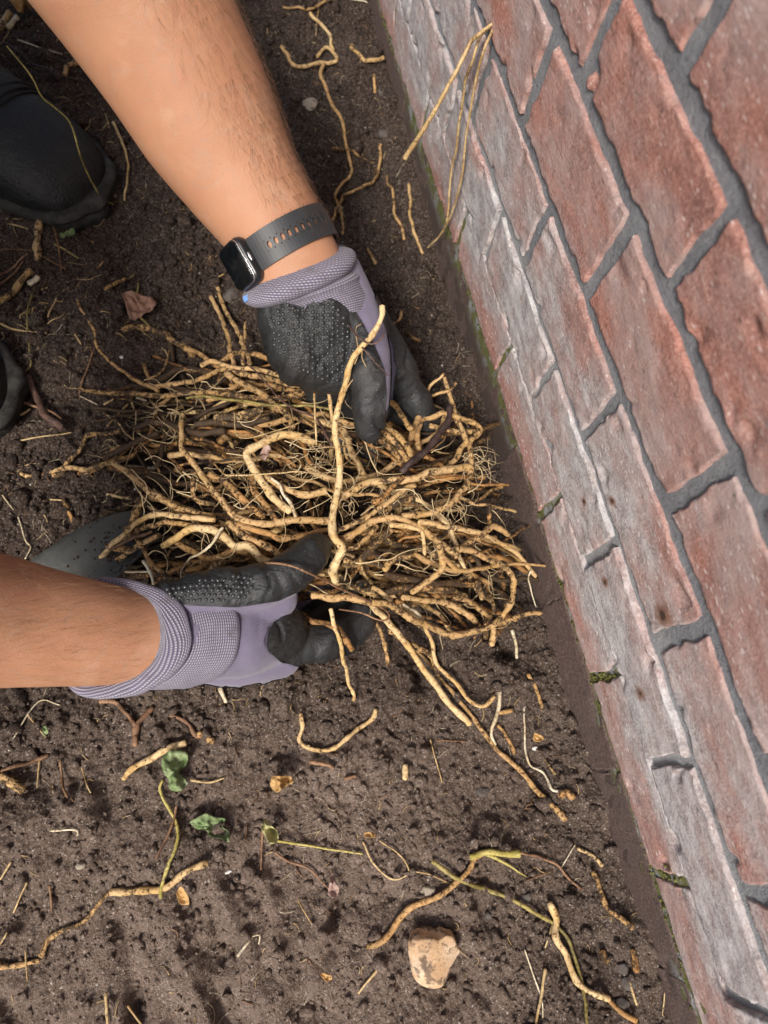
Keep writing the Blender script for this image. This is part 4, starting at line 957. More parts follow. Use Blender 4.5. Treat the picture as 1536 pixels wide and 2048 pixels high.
def fill_label(px, py, r, tn, dn, ang):
    tone = 'pale' if tn < .45 else 'tan' if tn < .7 else 'brown' if tn < 1.0 else 'dark'; soil = 'clean' if dn < .36 else 'speckled' if dn < .54 else 'dirty' if dn < .7 else 'muddy'
    size = 'thin' if r < 1.7 else 'thick' if r > 2.6 else 'slim'; ang = (ang + 90) % 180 - 90
    lie = 'lying level' if abs(ang) < 14 else ('sloping down right' if ang > 0 else 'sloping up right') if abs(ang) < 55 else 'lying upright'
    return '%s %s %s root %s in %s' % (size, soil, tone, lie, min(PLACES, key=lambda q: (q[0] - px) ** 2 + (q[1] - py) ** 2)[2])
def rootobj(ctrl, mat, tint, dirt, name, label, cat, group, rootlets=0, knob=0.16, amp=None, parent=None, sides=8, hug=None):
    """ctrl rows x y z r"""
    _rootid[0] += 1; sid = 1000 + _rootid[0]; ctrl = np.array(ctrl, float)
    ctrl[:, 3] *= 0.84; knob *= 0.55
    rm = ctrl[:, 3].mean(); Q = resample(ctrl, max(0.0016, rm * 0.75))
    Q = wiggle(Q, (0.0011 if amp is None else amp), sid)
    if hug is not None:                     # rest on the lumps of the soil instead of cutting through them
        gz = np.array([ground_at(a_, b_) for a_, b_ in Q[:, :2]]); k_ = 4; pad = np.pad(gz, k_, mode='edge'); mx = np.array([pad[i_:i_ + 2 * k_ + 1].max() for i_ in range(len(gz))]); pad = np.pad(mx, k_, mode='edge')
        sm = np.array([pad[i_:i_ + 2 * k_ + 1].mean() for i_ in range(len(gz))]); Q[:, 2] = np.maximum(Q[:, 2], sm + Q[:, 3] * hug + .0006)
    V, Fa = tube(Q[:, :3], np.maximum(Q[:, 3], .0002), sides, sid, knob)
    o = obj(name, V, Fa, mat, parent) if parent is not None else obj(name, V, Fa, mat, label=label, cat=cat, group=group)
    o['tint'] = float(tint + (.14 if tint > .12 else .02)); o['dirt'] = float(dirt + (.02 if dirt > .28 else .0))
    g = np.random.default_rng(sid)
    for k in range(rootlets):
        i = int(g.uniform(.1, .95) * (len(Q) - 1)); p0 = Q[i, :3]; d = unit(g.normal(0, 1, 3) * [1, 1, .5]); L = g.uniform(.010, .03)
        q = [np.append(p0 + d * L * f + g.normal(0, L * .12, 3) * (f > 0) + np.array([0, 0, -.25 * L * f * f]), .00042 * (1.15 - f)) for f in (0, .25, .5, .75, 1)]
        Qr = resample(q, .0018); V, Fa = tube(Qr[:, :3], Qr[:, 3], 4, sid + k, 0.02); obj('rootlet', V, Fa, M_HAIRROOT, o, origin=np.array(o.location))
    return o
def gpt(px, py, lift):
    z = 0.0
    for _ in range(4): q = P(px, py, z); z = ground_at(q[0], q[1]) + lift
    return P(px, py, z)
def on_ground(pts, r0, r1, lift=0.6):
    out = []; n = len(pts)
    for i, (a, b) in enumerate(pts):
        r = (r0 + (r1 - r0) * i / max(1, n - 1)) / 1000
        q = gpt(a, b, r * lift + .001); out.append([*q, r])
    return out
def on_pile(pts, r0, r1, top=0.0, z=None):
    out = []; n = len(pts)
    for i, pt in enumerate(pts):
        r = (r0 + (r1 - r0) * i / max(1, n - 1)) / 1000; a, b = pt[0], pt[1]
        if len(pt) > 2: q = P(a, b, pt[2])
        else:
            q = P(a, b, max(pile_h(a, b) + top / 1000, 0)); gz = ground_at(q[0], q[1]) + r * .8
            if q[2] < gz: q = gpt(a, b, r * .8)
        out.append([*q, r])
    return out
GP = 'pulled roots heaped between the gloves'
def H(pts, r0, r1, label, tint=.45, dirt=.45, top=2, mat=None, rl=0, knob=.16, name='root', cat='root', amp=None):
    return rootobj(on_pile(pts, r0, r1, top), mat or M_ROOT, tint, dirt, name, label, cat, GP, rl, knob, amp)

# ---- flow-led filling of the heap
ANCH = np.array([(300, 790, 3), (450, 750, 12), (600, 790, 5), (300, 870, -8), (480, 850, -10), (350, 960, 35), (300, 1060, -15), (450, 1040, 10), (560, 970, 40), (550, 1060, 15), (640, 1000, 65),
                 (740, 1060, -35), (800, 900, 50), (760, 980, -20), (880, 1050, 20), (850, 970, -25), (930, 900, -50), (900, 1130, 15), (760, 1150, 10), (700, 1200, 8), (850, 1210, 15), (950, 1170, 60), (620, 860, 30), (560, 900, 20), (250, 1110, -35), (420, 1120, 15)], float)
def flow(px, py):
    w = np.exp(-((ANCH[:, 0] - px) ** 2 + (ANCH[:, 1] - py) ** 2) / (2 * 70 ** 2)) + 1e-9; a = np.radians(ANCH[:, 2]) * 2
    return 0.5 * math.atan2((w * np.sin(a)).sum(), (w * np.cos(a)).sum())
PILE_POLY = [(225, 775), (430, 725), (600, 755), (700, 775), (800, 830), (880, 850), (945, 880), (975, 1000), (1000, 1100), (1010, 1180), (960, 1235), (840, 1235), (720, 1200), (620, 1180), (480, 1140), (300, 1150), (215, 1120), (290, 1010), (235, 930), (260, 850)]
gF = np.random.default_rng(77); made = 0; tries = 0
while made < 232 and tries < 5000:
    tries += 1; px, py = gF.uniform(200, 1020), gF.uniform(720, 1250)
    if not in_poly(np.array([px]), np.array([py]), PILE_POLY)[0]: continue
    L = gF.uniform(110, 330); u = gF.uniform(0.03, 0.92); drift = gF.normal(0, .36); bend = gF.normal(0, .0040)
    half = []
    for sg in (1, -1):
        x, y = px, py; path = []; ang = flow(x, y) + drift; 
        for k in range(int(L / 2 / 28) + 1):
            f = flow(x, y) + drift
            while f - ang > math.pi / 2: f -= math.pi
            while f - ang < -math.pi / 2: f += math.pi
            ang = ang + 0.35 * (f - ang) + bend * 28 * sg + gF.normal(0, .24); x += sg * 28 * math.cos(ang); y += sg * 28 * math.sin(ang)
            if pile_h(x, y) < .006: break
            path.append((x, y))
        half.append(path)
    pts = half[1][::-1] + [(px, py)] + half[0]
    if len(pts) < 4: continue
    r = float(np.clip(gF.lognormal(math.log(2.05), .38), 0.7, 3.9)); rows = []; dz = gF.normal(0, .10)
    for i, (a, b) in enumerate(pts):
        uu = u + dz * (i / len(pts) - .5); z = max(0.0, pile_h(a, b) * uu); q = P(a, b, z); gz = float(ground_macro(q[0], q[1])) + .004
        if q[2] < gz: q = P(a, b, gz)
        rows.append([*q, r / 1000 * (1 - .25 * i / len(pts))])
    tn = float(np.clip(gF.normal(.62, .32), .0, 1.1)); dn = float(np.clip(gF.normal(.60 - .20 * u + (.16 if px < 400 else 0), .17), .1, .95)); ang = math.degrees(flow(px, py) + drift)
    rootobj(rows, M_ROOT, tn, dn, 'root', fill_label(px, py, r, tn, dn, ang), 'root', GP, 1 if gF.random() < .22 else 0)
    made += 1

# ---- roots that can be told apart on the heap
H([(443, 722), (470, 706), (490, 704), (530, 714), (575, 732), (605, 753), (622, 768)], 3, 2.6, 'brown root arching along the top of the heap under the dotted palm', .6, .5, 8)
H([(401, 732), (423, 724), (469, 737), (507, 738), (541, 746), (587, 760), (650, 772)], 2.8, 2.4, 'pale smooth root just below the arching one at the top of the heap', .3, .35, 6)
H([(450, 733), (484, 746), (530, 758), (587, 771), (640, 770), (678, 768), (706, 778)], 2.7, 3.4, 'tan root running into the palm of the upper glove', .45, .45, 4)
H([(314, 773), (350, 769), (389, 760), (435, 744), (452, 738)], 2.6, 2.4, 'short tan root slanting up at the upper left of the heap', .45, .45, 4)
H([(159, 778), (207, 785), (252, 787), (321, 792), (378, 784), (435, 789), (500, 796), (541, 799), (587, 792), (621, 780), (666, 773), (703, 781)], 2.0, 4.2, 'long straight root along the top of the heap, sticking out to the left', .55, .5, 3)
H([(371, 795), (423, 794), (500, 804), (541, 810), (598, 810), (662, 817)], 1.3, 1.3, 'thin olive green stem lying across the upper heap', mat=M_OLIVE, top=9, knob=.04, name='stem', cat='stem')
H([(480, 712), (507, 739), (537, 769), (559, 796), (598, 821), (632, 837), (650, 867), (666, 894)], .8, 1.3, 'thin purplish brown stem running diagonally across the upper heap', mat=M_RTWIG, top=15, knob=.04, name='stem', cat='stem')
H([(266, 858), (298, 845), (332, 849), (366, 860), (401, 867), (450, 860)], 3, 3.4, 'soil-caked root bowed upward at the left of the heap', .75, .75, 2)
H([(366, 828), (361, 862), (362, 892), (378, 912), (400, 944), (421, 972), (439, 997), (455, 1018), (480, 1035), (518, 1044), (546, 1046), (587, 1038), (632, 1041), (664, 1038)], 2.5, 3.3, 'long tan root starting upright at left and curving across the middle heap', .35, .35, 9)
H([(207, 917), (237, 903), (273, 883), (314, 867)], 3.0, 2.6, 'dirty root end sloping up at the far left of the heap', .7, .75, 1)
H([(42, 946), (65, 953), (98, 946), (120, 940), (140, 937), (179, 940), (221, 925), (248, 943), (275, 959), (298, 982), (323, 1000), (350, 1016), (389, 1027), (425, 1039)], 2.2, 3.6, 'longest root reaching far left across the soil from the heap', .4, .45, 3)
H([(104, 950), (124, 947), (133, 928), (160, 905), (176, 872), (212, 869), (238, 863)], 2.5, 2.2, 'hooked root on the soil left of the heap, bent upward', .5, .55, 0)
H([(173, 1166), (184, 1136), (207, 1107), (237, 1075), (268, 1048), (309, 1032), (355, 1032), (396, 1038), (430, 1040)], 2.6, 2.6, 'cream root arching over the grey blade above the lower cuff', .15, .3, 10)
H([(423, 1060), (378, 1051), (339, 1045), (309, 1049), (282, 1057), (273, 1068), (275, 1082), (287, 1100), (298, 1123), (319, 1141), (344, 1157), (369, 1164)], 2.4, 2.4, 'looped brown root left of the lower thumb', .55, .5, 6)
H([(323, 1089), (355, 1075), (382, 1059), (412, 1057), (435, 1064), (453, 1077), (469, 1091), (496, 1090), (512, 1102), (525, 1118), (541, 1127)], 3.2, 4.0, 'thick pale cream root with a kink above the lower thumb', .05, .25, 12)
H([(341, 1077), (378, 1100), (412, 1120), (446, 1111), (469, 1100), (500, 1105), (530, 1118)], 2.8, 3.0, 'orange tan root sagging below the kinked cream root', .6, .4, 6)
H([(193, 1157), (218, 1134), (250, 1109), (278, 1089), (320, 1070)], 2.8, 2.6, 'tan root parallel to the cream arch by the lower cuff', .4, .45, 4)
H([(225, 1096), (271, 1075), (305, 1061)], 1.6, 1.4, 'short dark brown twig crossing the lower left roots', mat=M_DARKTWIG, top=12, name='twig', cat='twig')
H([(177, 1086), (196, 1086), (225, 1095), (262, 1100)], 3.8, 3.2, 'blunt stubby root end lying on the grey blade', .6, .5, 4)
H([(259, 1078), (262, 1048), (273, 1020), (285, 996)], 3.6, 3.8, 'upright stub with dark tip beside the grey blade', .55, .5, 3)
H([(448, 1057), (423, 1089), (401, 1107), (376, 1120), (362, 1136), (364, 1159)], 1.5, .6, 'white threadlike rootlet curling down above the lower glove', mat=M_WHITE, top=19, knob=.2, name='rootlet', cat='root')
H([(237, 1133), (257, 1143), (296, 1141)], 1.8, 1.0, 'short cream rootlet lying by the lower cuff', mat=M_WHITE, top=5, name='rootlet', cat='root')
H([(287, 1120), (298, 1143), (307, 1168)], 1.8, 1.5, 'pale bent rootlet touching the wrist of the lower glove', mat=M_WHITE, top=7, name='rootlet', cat='root')
H([(387, 956), (389, 995), (405, 1007), (430, 1007)], 2.2, 2.0, 'L-shaped root in the dark gap at the left of the heap', .5, .5, 3)
# the tall cream one over the thumb
tall = rootobj(on_pile([(767, 608, .196), (764, 634, .192), (732, 685, .182), (701, 732, .166), (689, 771, .152), (673, 821, .136), (670, 880, .120), (677, 919, .112), (678, 954, .108), (674, 988, .106), (668, 1022, .105), (666, 1052, .106), (673, 1077, .106), (685, 1100, .104), (675, 1120, .101), (665, 1139, .095), (669, 1160, .086)], 2.2, 3.9),
               M_ROOT, .0, .18, 'root', 'tall pale yellow root standing upright in front of the upper thumb', 'root', GP)
for pts, r in ([(695, 649, .183), (716, 678, .185), (740, 691, .188), (760, 680, .19), (768, 662, .19)], .9), ([(723, 694, .182), (750, 725, .178), (776, 753, .172)], .8), ([(709, 728, .17), (716, 705, .172), (712, 660, .178), (722, 650, .18)], .5), ([(690, 780, .152), (706, 760, .155), (728, 742, .158)], .6), ([(728, 690, .18), (722, 715, .172), (731, 735, .166)], .5):
    q = rootobj(on_pile(pts, r, r * .6), M_RTWIG if r > .7 else M_STRAW, .5, .3, 'side_rootlet', None, None, None, 0, .05, None, tall); q.location = (0, 0, 0)
H([(623, 721, .128), (628, 771, .118), (630, 828, .112), (633, 890, .10)], 1.0, .9, 'thin straight straw standing in the heap left of the tall root', mat=M_STRAW, knob=.03, name='straw', cat='straw', amp=.0003)
H([(650, 728, .13), (651, 744, .126), (657, 776, .116), (663, 817, .106), (665, 842, .098)], 2.0, 1.7, 'upright cut root with dark tip leaning on the palm', .3, .3)
H([(628, 885), (605, 876), (568, 871), (537, 880), (507, 896), (494, 910), (500, 931), (514, 950), (534, 977), (552, 1002), (578, 1022)], 3.8, 3.4, 'thick cream root bent like a hook in the middle of the heap', .08, .25, 13)
H([(450, 746), (480, 764), (507, 780), (534, 796), (550, 812), (578, 835), (587, 856)], 3.2, 3.0, 'tan root sloping down from the top left of the heap', .45, .45, 6)
H([(430, 838), (450, 834), (484, 832), (525, 819)], 4.2, 3.8, 'thick stubby yellow root lying flat at upper left of the heap', .35, .55, 5)
H([(390, 850), (430, 845), (470, 850), (540, 838)], 3.4, 3, 'dirt-covered root under the thick yellow one', .65, .75, 2)
H([(841, 796, .072), (841, 817, .072), (834, 839, .074), (825, 867, .078), (820, 890, .080)], 4.0, 2.6, 'forked root with a knobbly head below the upper index finger', .45, .4, knob=.22)
H([(842, 800, .070), (843, 835, .072), (834, 874, .078), (839, 902, .080)], 2.6, 3.0, 'root rising beside the knobbly-headed one', .5, .4)
H([(846, 812, .070), (857, 785, .072), (864, 769, .074), (882, 755, .078), (890, 747, .08)], 1.9, 1.2, 'thin twiggy root end pointing up to the right of the finger', .3, .3)
H([(889, 757, .076), (896, 778, .076), (905, 808, .076), (912, 835, .078), (925, 862, .080), (932, 885, .08)], 1.9, 2.8, 'straight root standing up at the right end of the heap', .4, .4)
H([(857, 794, .071), (878, 785, .074), (900, 778, .08), (914, 764, .082)], 1.6, 1.3, 'short crosspiece root tied between two upright ends at right', .4, .4)
H([(846, 837, .074), (864, 833, .074), (882, 824, .076), (896, 828, .078), (921, 837, .078), (944, 846, .076), (962, 860, .074), (955, 871, .074), (935, 884, .076), (923, 894, .078), (914, 914, .08), (898, 936, .082)], 2.6, 2.8, 'root doubled back in a tight bend at the right end of the heap', .4, .4)
H([(859, 851, .070), (898, 859, .070), (932, 862, .070), (958, 858, .07)], 2.6, 2.6, 'level root below the tight bend at right', .45, .45)
H([(900, 812, .088), (896, 844, .089), (878, 869, .091), (853, 899, .094), (823, 926, .096), (802, 947, .094)], 3.0, 3.8, 'dark purple-brown bark twig lying across the right of the heap', mat=M_BARK, name='twig', cat='twig', knob=.2)
H([(780, 803), (798, 817), (812, 844), (826, 862)], 2.8, 2.6, 'root emerging from under the upper thumb to the right', .45, .4, 12)
H([(768, 850), (796, 871), (814, 890), (826, 912)], 3.2, 3.0, 'upper of three parallel roots right of the thumb tip', .4, .4, 12)
H([(766, 862), (789, 885), (805, 908), (817, 924)], 3.0, 3.0, 'middle of three parallel roots right of the thumb tip', .5, .45, 10)
H([(760, 878), (784, 899), (805, 926)], 2.8, 3.0, 'lowest of three parallel roots right of the thumb tip', .6, .55, 8)
H([(680, 995), (712, 978), (735, 967), (773, 961), (830, 958), (859, 945), (891, 939), (919, 936), (942, 937)], 3.2, 4.0, 'thick yellowish root lying level across the right of the heap', .3, .35, 12)
H([(939, 888), (941, 926), (939, 950), (932, 972), (919, 982), (909, 1000), (887, 1013), (864, 1025), (837, 1032), (805, 1035)], 2.4, 3.3, 'root curling down from the right bend with fine hairs', .4, .4, 12, rl=6)
H([(689, 1079), (719, 1061), (746, 1043), (780, 1034), (800, 1035), (818, 1043), (846, 1057), (873, 1079), (896, 1098), (914, 1114)], 3.2, 3.0, 'humped root arching from the tall root to lower right', .4, .35, 13)
H([(839, 1045), (859, 1044), (887, 1050), (923, 1059), (960, 1068), (989, 1082), (1028, 1105), (1048, 1125), (1070, 1152)], 2.6, 2.2, 'straight root pointing out of the heap at the wall', .25, .3, 16)
H([(1060, 1146, .045), (1055, 1162, .04), (1062, 1189, .03), (1071, 1215, .02)], .9, .5, 'pale yellow rootlet hanging from the root that points at the wall', mat=M_WHITE, name='rootlet', cat='root')
H([(914, 1098), (939, 1086), (962, 1073), (978, 1057), (991, 1052), (1014, 1068)], 3.2, 3.0, 'root with a hooked end at the right of the heap near the wall', .5, .4, 18)
H([(982, 1012), (980, 1050)], 2.0, 2.4, 'short dark upright stub near the wall side of the heap', .7, .6, 14)
H([(915, 1096), (928, 1100), (955, 1109), (989, 1125), (1012, 1139), (1026, 1159), (1025, 1187), (1012, 1221), (989, 1247), (959, 1260), (909, 1269), (868, 1260), (834, 1242), (800, 1222), (778, 1207), (744, 1203), (698, 1196), (664, 1194), (625, 1188)], 2.8, 3.3, 'great looped root sweeping round the lower right of the heap', .45, .42, 22)
H([(880, 1112), (891, 1118), (909, 1134), (932, 1141), (966, 1136), (1001, 1132), (1046, 1128), (1100, 1132, .035), (1140, 1140, .042), (1192, 1152, .05)], 2.6, .9, 'long root ending in a reddish stem that touches the wall', .45, .25, 19)
H([(878, 1090), (884, 1120), (884, 1139), (864, 1157), (841, 1173), (822, 1186)], 3.2, 2.6, 'root bent downward below the humped root', .35, .35, 17)
H([(780, 1050), (810, 1054), (839, 1061), (846, 1079), (852, 1110)], 2.6, 1.6, 'pale root tapering to a downward point below the hump', .2, .25, 14)
H([(770, 1138), (786, 1118), (818, 1110)], 2.8, 2.6, 'short bent root in the gap below the hump', .5, .5, 6)
H([(807, 954), (784, 972), (768, 995), (748, 1006)], 2.6, 3.0, 'rusty brown root slanting left from the level yellowish root', .75, .5, 14)
H([(830, 970), (807, 979), (777, 1002), (753, 1018), (701, 1052), (676, 1062)], 2.6, 2.2, 'straight slim root slanting from the tall root up to the right', .4, .4, 15)
H([(827, 995), (796, 1004), (777, 1016), (764, 1031)], 3.0, 2.8, 'brown root bowed just above the hump', .6, .55, 10)
H([(689, 1100), (712, 1098), (735, 1077), (753, 1052)], 2.2, 2.4, 'root curving up beside the foot of the tall root', .5, .45, 12)
H([(689, 1118), (712, 1126), (728, 1110), (757, 1084), (782, 1060)], 3.6, 3.2, 'stout root hooked under the foot of the tall root', .5, .5, 9)
H([(473, 1048), (507, 1061), (541, 1070), (564, 1079), (605, 1073), (632, 1066), (664, 1060)], 3.0, 2.2, 'orange root sagging just above the lower thumb tip', .65, .35, 9)
H([(455, 1043), (484, 1070), (512, 1084), (541, 1095), (566, 1116)], 3.0, 3.2, 'speckled root running down to the lower thumb', .45, .45, 8)
H([(505, 952), (509, 982), (525, 1002), (541, 1023), (550, 1043)], 3.2, 2.8, 'orange-brown root dropping from the hooked cream root', .7, .4, 9)
H([(420, 950), (450, 966), (480, 993), (502, 1011), (527, 1034)], 3.4, 3, 'brown root sloping through the left middle of the heap', .65, .5, 7)
H([(539, 954), (559, 970), (566, 988), (580, 1004), (591, 1032)], 1.2, 1.6, 'white rootlet zigzagging in the middle of the heap', mat=M_WHITE, top=15, name='rootlet', cat='root')
H([(530, 954), (553, 970), (587, 986), (609, 990), (650, 983)], 2.4, 3.6, 'pinkish root thickening towards the tall root', .3, .25, 10)
H([(450, 950), (505, 950), (560, 946), (590, 943), (640, 948)], .8, .7, 'thin straw lying level across the middle of the heap', mat=M_STRAW, top=16, knob=.02, name='straw', cat='straw', amp=.0004)
H([(1180 / 3 + 75, 826), (480, 876), (560, 858), (600, 846)], .6, .6, 'fine pale stalk crossing above the hooked cream root', mat=M_STRAW, top=14, knob=.02, name='straw', cat='straw', amp=.0004)
H([(491, 1141, .098), (514, 1130, .108), (541, 1126, .126), (582, 1132, .1345), (616, 1146, .132), (655, 1164, .110), (689, 1180, .098), (710, 1190, .092), (744, 1206, .082), (769, 1219, .074), (779, 1233, .070), (769, 1241, .072), (750, 1237, .076), (721, 1226, .078), (678, 1218, .082)], 1.0, .8, 'thin reddish stem draped over the lower thumb and looped at its end', mat=M_RED, knob=.05, name='stem', cat='stem', amp=.0004)
H([(662, 1219, .090), (666, 1247, .088), (675, 1274, .082), (682, 1301, .068), (691, 1331, .045), (698, 1365, .024), (707, 1390, .012), (705, 1402, .008)], 2.0, 1.7, 'cream lumpy root dangling over the lower index finger', .0, .12, knob=.2)
H([(568, 1226, .062), (607, 1231, .066), (630, 1244, .074), (653, 1249, .078), (678, 1260, .080), (696, 1281, .074), (707, 1297, .066)], 2.4, 2.6, 'orange-brown shrivelled root resting on the lower index finger', .8, .35, knob=.25)
H([(748, 1240), (762, 1267), (771, 1297), (778, 1331)], 1.9, 1.8, 'short thin root hanging just right of the lower fingertips', .5, .4, 3)
H([(740, 1208), (769, 1235), (791, 1263), (819, 1297), (846, 1338), (869, 1365), (900, 1404), (920, 1430), (938, 1450)], 3.0, 3.2, 'long straight pale root leaving the heap towards the bottom right', .12, .25, 10)
H([(779, 1260), (824, 1292), (861, 1315), (876, 1344)], 2.6, 3.2, 'stubby bent root beside the long straight pale one', .45, .5, 4)
H([(806, 1210), (843, 1242), (861, 1283), (875, 1328), (911, 1365), (938, 1401), (966, 1412), (988, 1392)], 2.0, 2.0, 'wavy cream root winding down from the great loop', .15, .25, 9)
H([(805, 1195), (846, 1201), (891, 1208), (921, 1219), (946, 1235), (958, 1253)], 2.6, 3.6, 'root ending in a yellow tip inside the great loop', .35, .35, 7)
H([(909, 1194), (937, 1203), (959, 1219), (984, 1237)], 2.8, 2.5, 'broken-ended root pointing down inside the great loop', .5, .45, 8)
H([(953, 1165), (964, 1190), (982, 1203), (987, 1228)], 3.0, 2.2, 'knotted root crossing the right side of the great loop', .5, .5, 6)
H([(973, 1237), (973, 1278)], 2.6, 2.8, 'left of two short stubs standing under the great loop', .6, .5, 3)
H([(985, 1248), (983, 1292)], 3.0, 3.4, 'right of two short stubs standing under the great loop', .4, .4, 4)
H([(996, 1250), (1028, 1237), (1055, 1228), (1083, 1226)], 2.6, 2.4, 'short root stub pointing right towards the wall below the loop', .5, .45, 9)
H([(760, 1190), (800, 1178), (846, 1174), (907, 1182)], 3.8, 3.6, 'dirty brown root lying level above the great loop', .65, .6, 5)
H([(770, 1150), (820, 1160), (880, 1166), (960, 1172)], 3.4, 3.0, 'soil-coated root just below the gap on the right', .7, .65, 4)
H([(745, 1176), (762, 1186), (782, 1200)], 2.4, 2.2, 'cream cut end sticking out below the foot of the tall root', .1, .2, 8)
H([(806, 1208), (830, 1222), (846, 1240)], 1.8, 1.8, 'white peeled root end inside the great loop at left', mat=M_WHITE, top=12)
H([(173, 466), (205, 514), (199, 534), (153, 576), (163, 615), (186, 661), (195, 697), (228, 729), (264, 755), (293, 772), (316, 784)], .6, 2.4, 'long thin stem zigzagging up the soil from the left of the heap', .5, .4, 1, knob=.08)
H([(420, 592), (439, 628), (456, 674), (462, 712), (470, 740)], 2.4, 2.6, 'left of two upright roots between the heap and the watch', .35, .35, 4)
H([(433, 570), (446, 609), (465, 645), (488, 690), (500, 730)], 2.2, 2.6, 'right of two upright roots between the heap and the watch', .4, .4, 4)
H([(488, 646), (488, 690), (486, 730)], 1.6, 2.0, 'short thin root standing just left of the dotted palm', .4, .4, 3)

# fine hairs frayed out at the right end of the heap
fh, ff_ = [], []
def hair_fan(cx0, cy0, z, n, lmin, lmax, a0, a1, seed):
    g = np.random.default_rng(seed)
    for k in range(n):
        a = math.radians(g.uniform(a0, a1)); L = g.uniform(lmin, lmax); x, y = cx0 + g.normal(0, 14), cy0 + g.normal(0, 14); zz = z; rows = []
        for j in range(6):
            rows.append([*P(x, y, max(zz, .006)), .00026 * (1.2 - j / 6)]); x += L / 5 * math.cos(a); y += L / 5 * math.sin(a); a += g.normal(0, .45); zz -= g.uniform(-.001, .004)
        Q = resample(rows, .0015); V, Fa = tube(Q[:, :3], Q[:, 3], 3, seed + k, .02); k0 = len(fh); fh.extend(V); ff_.extend([tuple(i + k0 for i in f) for f in Fa])
hair_fan(935, 925, .075, 26, 25, 75, -50, 110, 1); hair_fan(900, 1010, .08, 22, 25, 80, 10, 160, 2); hair_fan(620, 920, .105, 26, 20, 60, 0, 360, 3); hair_fan(880, 1080, .07, 16, 20, 50, 30, 150, 4)
hair_fan(500, 930, .09, 14, 20, 50, 0, 360, 5); hair_fan(740, 880, .09, 10, 20, 40, 0, 360, 6); hair_fan(420, 1100, .06, 14, 15, 50, 0, 360, 7); hair_fan(780, 1010, .10, 18, 20, 60, 0, 360, 8); hair_fan(850, 1150, .055, 12, 20, 50, 0, 360, 9)
gW = np.random.default_rng(5)
for k in range(230):                        # wispy rootlets threaded through the heap
    px, py = gW.uniform(180, 1030), gW.uniform(740, 1250)
    if not in_poly(np.array([px]), np.array([py]), PILE_POLY)[0]: continue
    a = flow(px, py) + gW.normal(0, .8); L_ = gW.uniform(40, 150); u = gW.uniform(.5, 1.2); rows = []; curl = gW.normal(0, .25); r0 = gW.uniform(.00025, .00065)
    for j in range(7):
        q = P(px, py, max(pile_h(px, py) * u + .004, .004)); gz = ground_at(q[0], q[1]) + .001
        if q[2] < gz: q = P(px, py, gz)
        rows.append([*q, r0 * (1.15 - j / 7)]); px += L_ / 6 * math.cos(a); py += L_ / 6 * math.sin(a); a += curl + gW.normal(0, .35)
    Q = resample(rows, .0022); V, Fa = tube(Q[:, :3], Q[:, 3], 4, 900 + k, .05); k0 = len(fh); fh.extend(V); ff_.extend([tuple(i + k0 for i in f) for f in Fa])
hair_fan(240, 900, .02, 12, 20, 60, 120, 240, 21); hair_fan(330, 830, .04, 14, 20, 60, 0, 360, 22); hair_fan(980, 1130, .04, 14, 20, 60, -40, 90, 23); hair_fan(700, 1000, .11, 12, 20, 50, 0, 360, 24)
obj('fine_root_hairs', fh, ff_, M_HAIRROOT, origin=np.zeros(3), label='hair-fine rootlets frayed out all over the heap of roots', cat='root hairs', kind='stuff')

# ================================================================== LOOSE THINGS ON THE SOIL
GL_ = 'loose root pieces on the soil'
def L(pts, r0, r1, label, tint=.45, dirt=.45, mat=None, rl=0, knob=.16, name='root_piece', cat='root', group=GL_, lift=.6, amp=None):
    return rootobj(on_ground(pts, r0, r1, lift), mat or M_ROOT, tint, dirt - .03, name, label, cat, group, rl, knob, amp, None, 8, .75 if lift < 1 else 1.2)
GS = 'dry straws and twigs on the soil'
def S(pts, r, label, mat=None, name='straw', cat='straw', lift=1.6): return L(pts, r, r * .75, label, mat=mat or M_STRAW, knob=.03, name=name, cat=cat, group=GS, lift=lift, amp=.0003)
# bottom right and along the wall
L([(829, 1296), (879, 1356), (938, 1428), (979, 1483), (998, 1506), (1039, 1542), (1084, 1593), (1130, 1638)], 1.6, 2.9, 'long brown root continuing from the straight pale root to the lower right', .5, .4)
L([(1057, 1347), (1069, 1376), (1085, 1420)], 1.9, 2.0, 'short straight root piece on the soil near the moss, right of the loop', .6, .5)
L([(1000, 1374), (995, 1410), (988, 1442), (984, 1469), (988, 1492)], 2.0, 1.7, 'greyish white root piece standing on the long brown root', mat=M_WHITE)
L([(998, 1426), (1025, 1422)], 2.0, 2.2, 'tiny orange root stub beside the greyish white piece', .6, .3)
L([(993, 1447), (1016, 1479), (1032, 1506)], 1.8, 2.0, 'short brown root right of the greyish white piece', .7, .5)
L([(1048, 1415), (1050, 1465), (1057, 1524), (1084, 1547), (1102, 1579), (1126, 1583)], .8, 1.5, 'thin rootlet turning white and wavy near the wall foot', mat=M_WHITE, name='rootlet')
L([(1118, 1590), (1136, 1585), (1145, 1595)], 3, 3.4, 'knobby brown root crown at the end of the white wavy rootlet', .65, .5, knob=.3)
L([(1023, 1260), (1030, 1288), (1035, 1317)], 1.9, 1.5, 'whitish root stub right of the great loop', mat=M_WHITE)
L([(1078, 1500), (1098, 1530), (1112, 1548)], 1.6, 1.4, 'mottled grey rootlet beside the wavy white one', .3, .6)
L([(599, 1428), (603, 1456), (596, 1479), (619, 1497), (651, 1499), (679, 1490), (715, 1460), (742, 1438), (749, 1419)], 2.0, 2.2, 'U-shaped yellowish root lying alone below the lower glove', .15, .3, knob=.28, rl=2)
L([(811, 1527), (813, 1556)], 2.8, 3.0, 'little pale cut root stub upright on the soil', .0, .15)
S([(859, 1479), (870, 1515), (884, 1565)], .8, 'thin pale curved straw right of the little cut stub'); S([(870, 1480), (934, 1484)], .9, 'level brown straw above the curved pale straw', M_DARKTWIG)
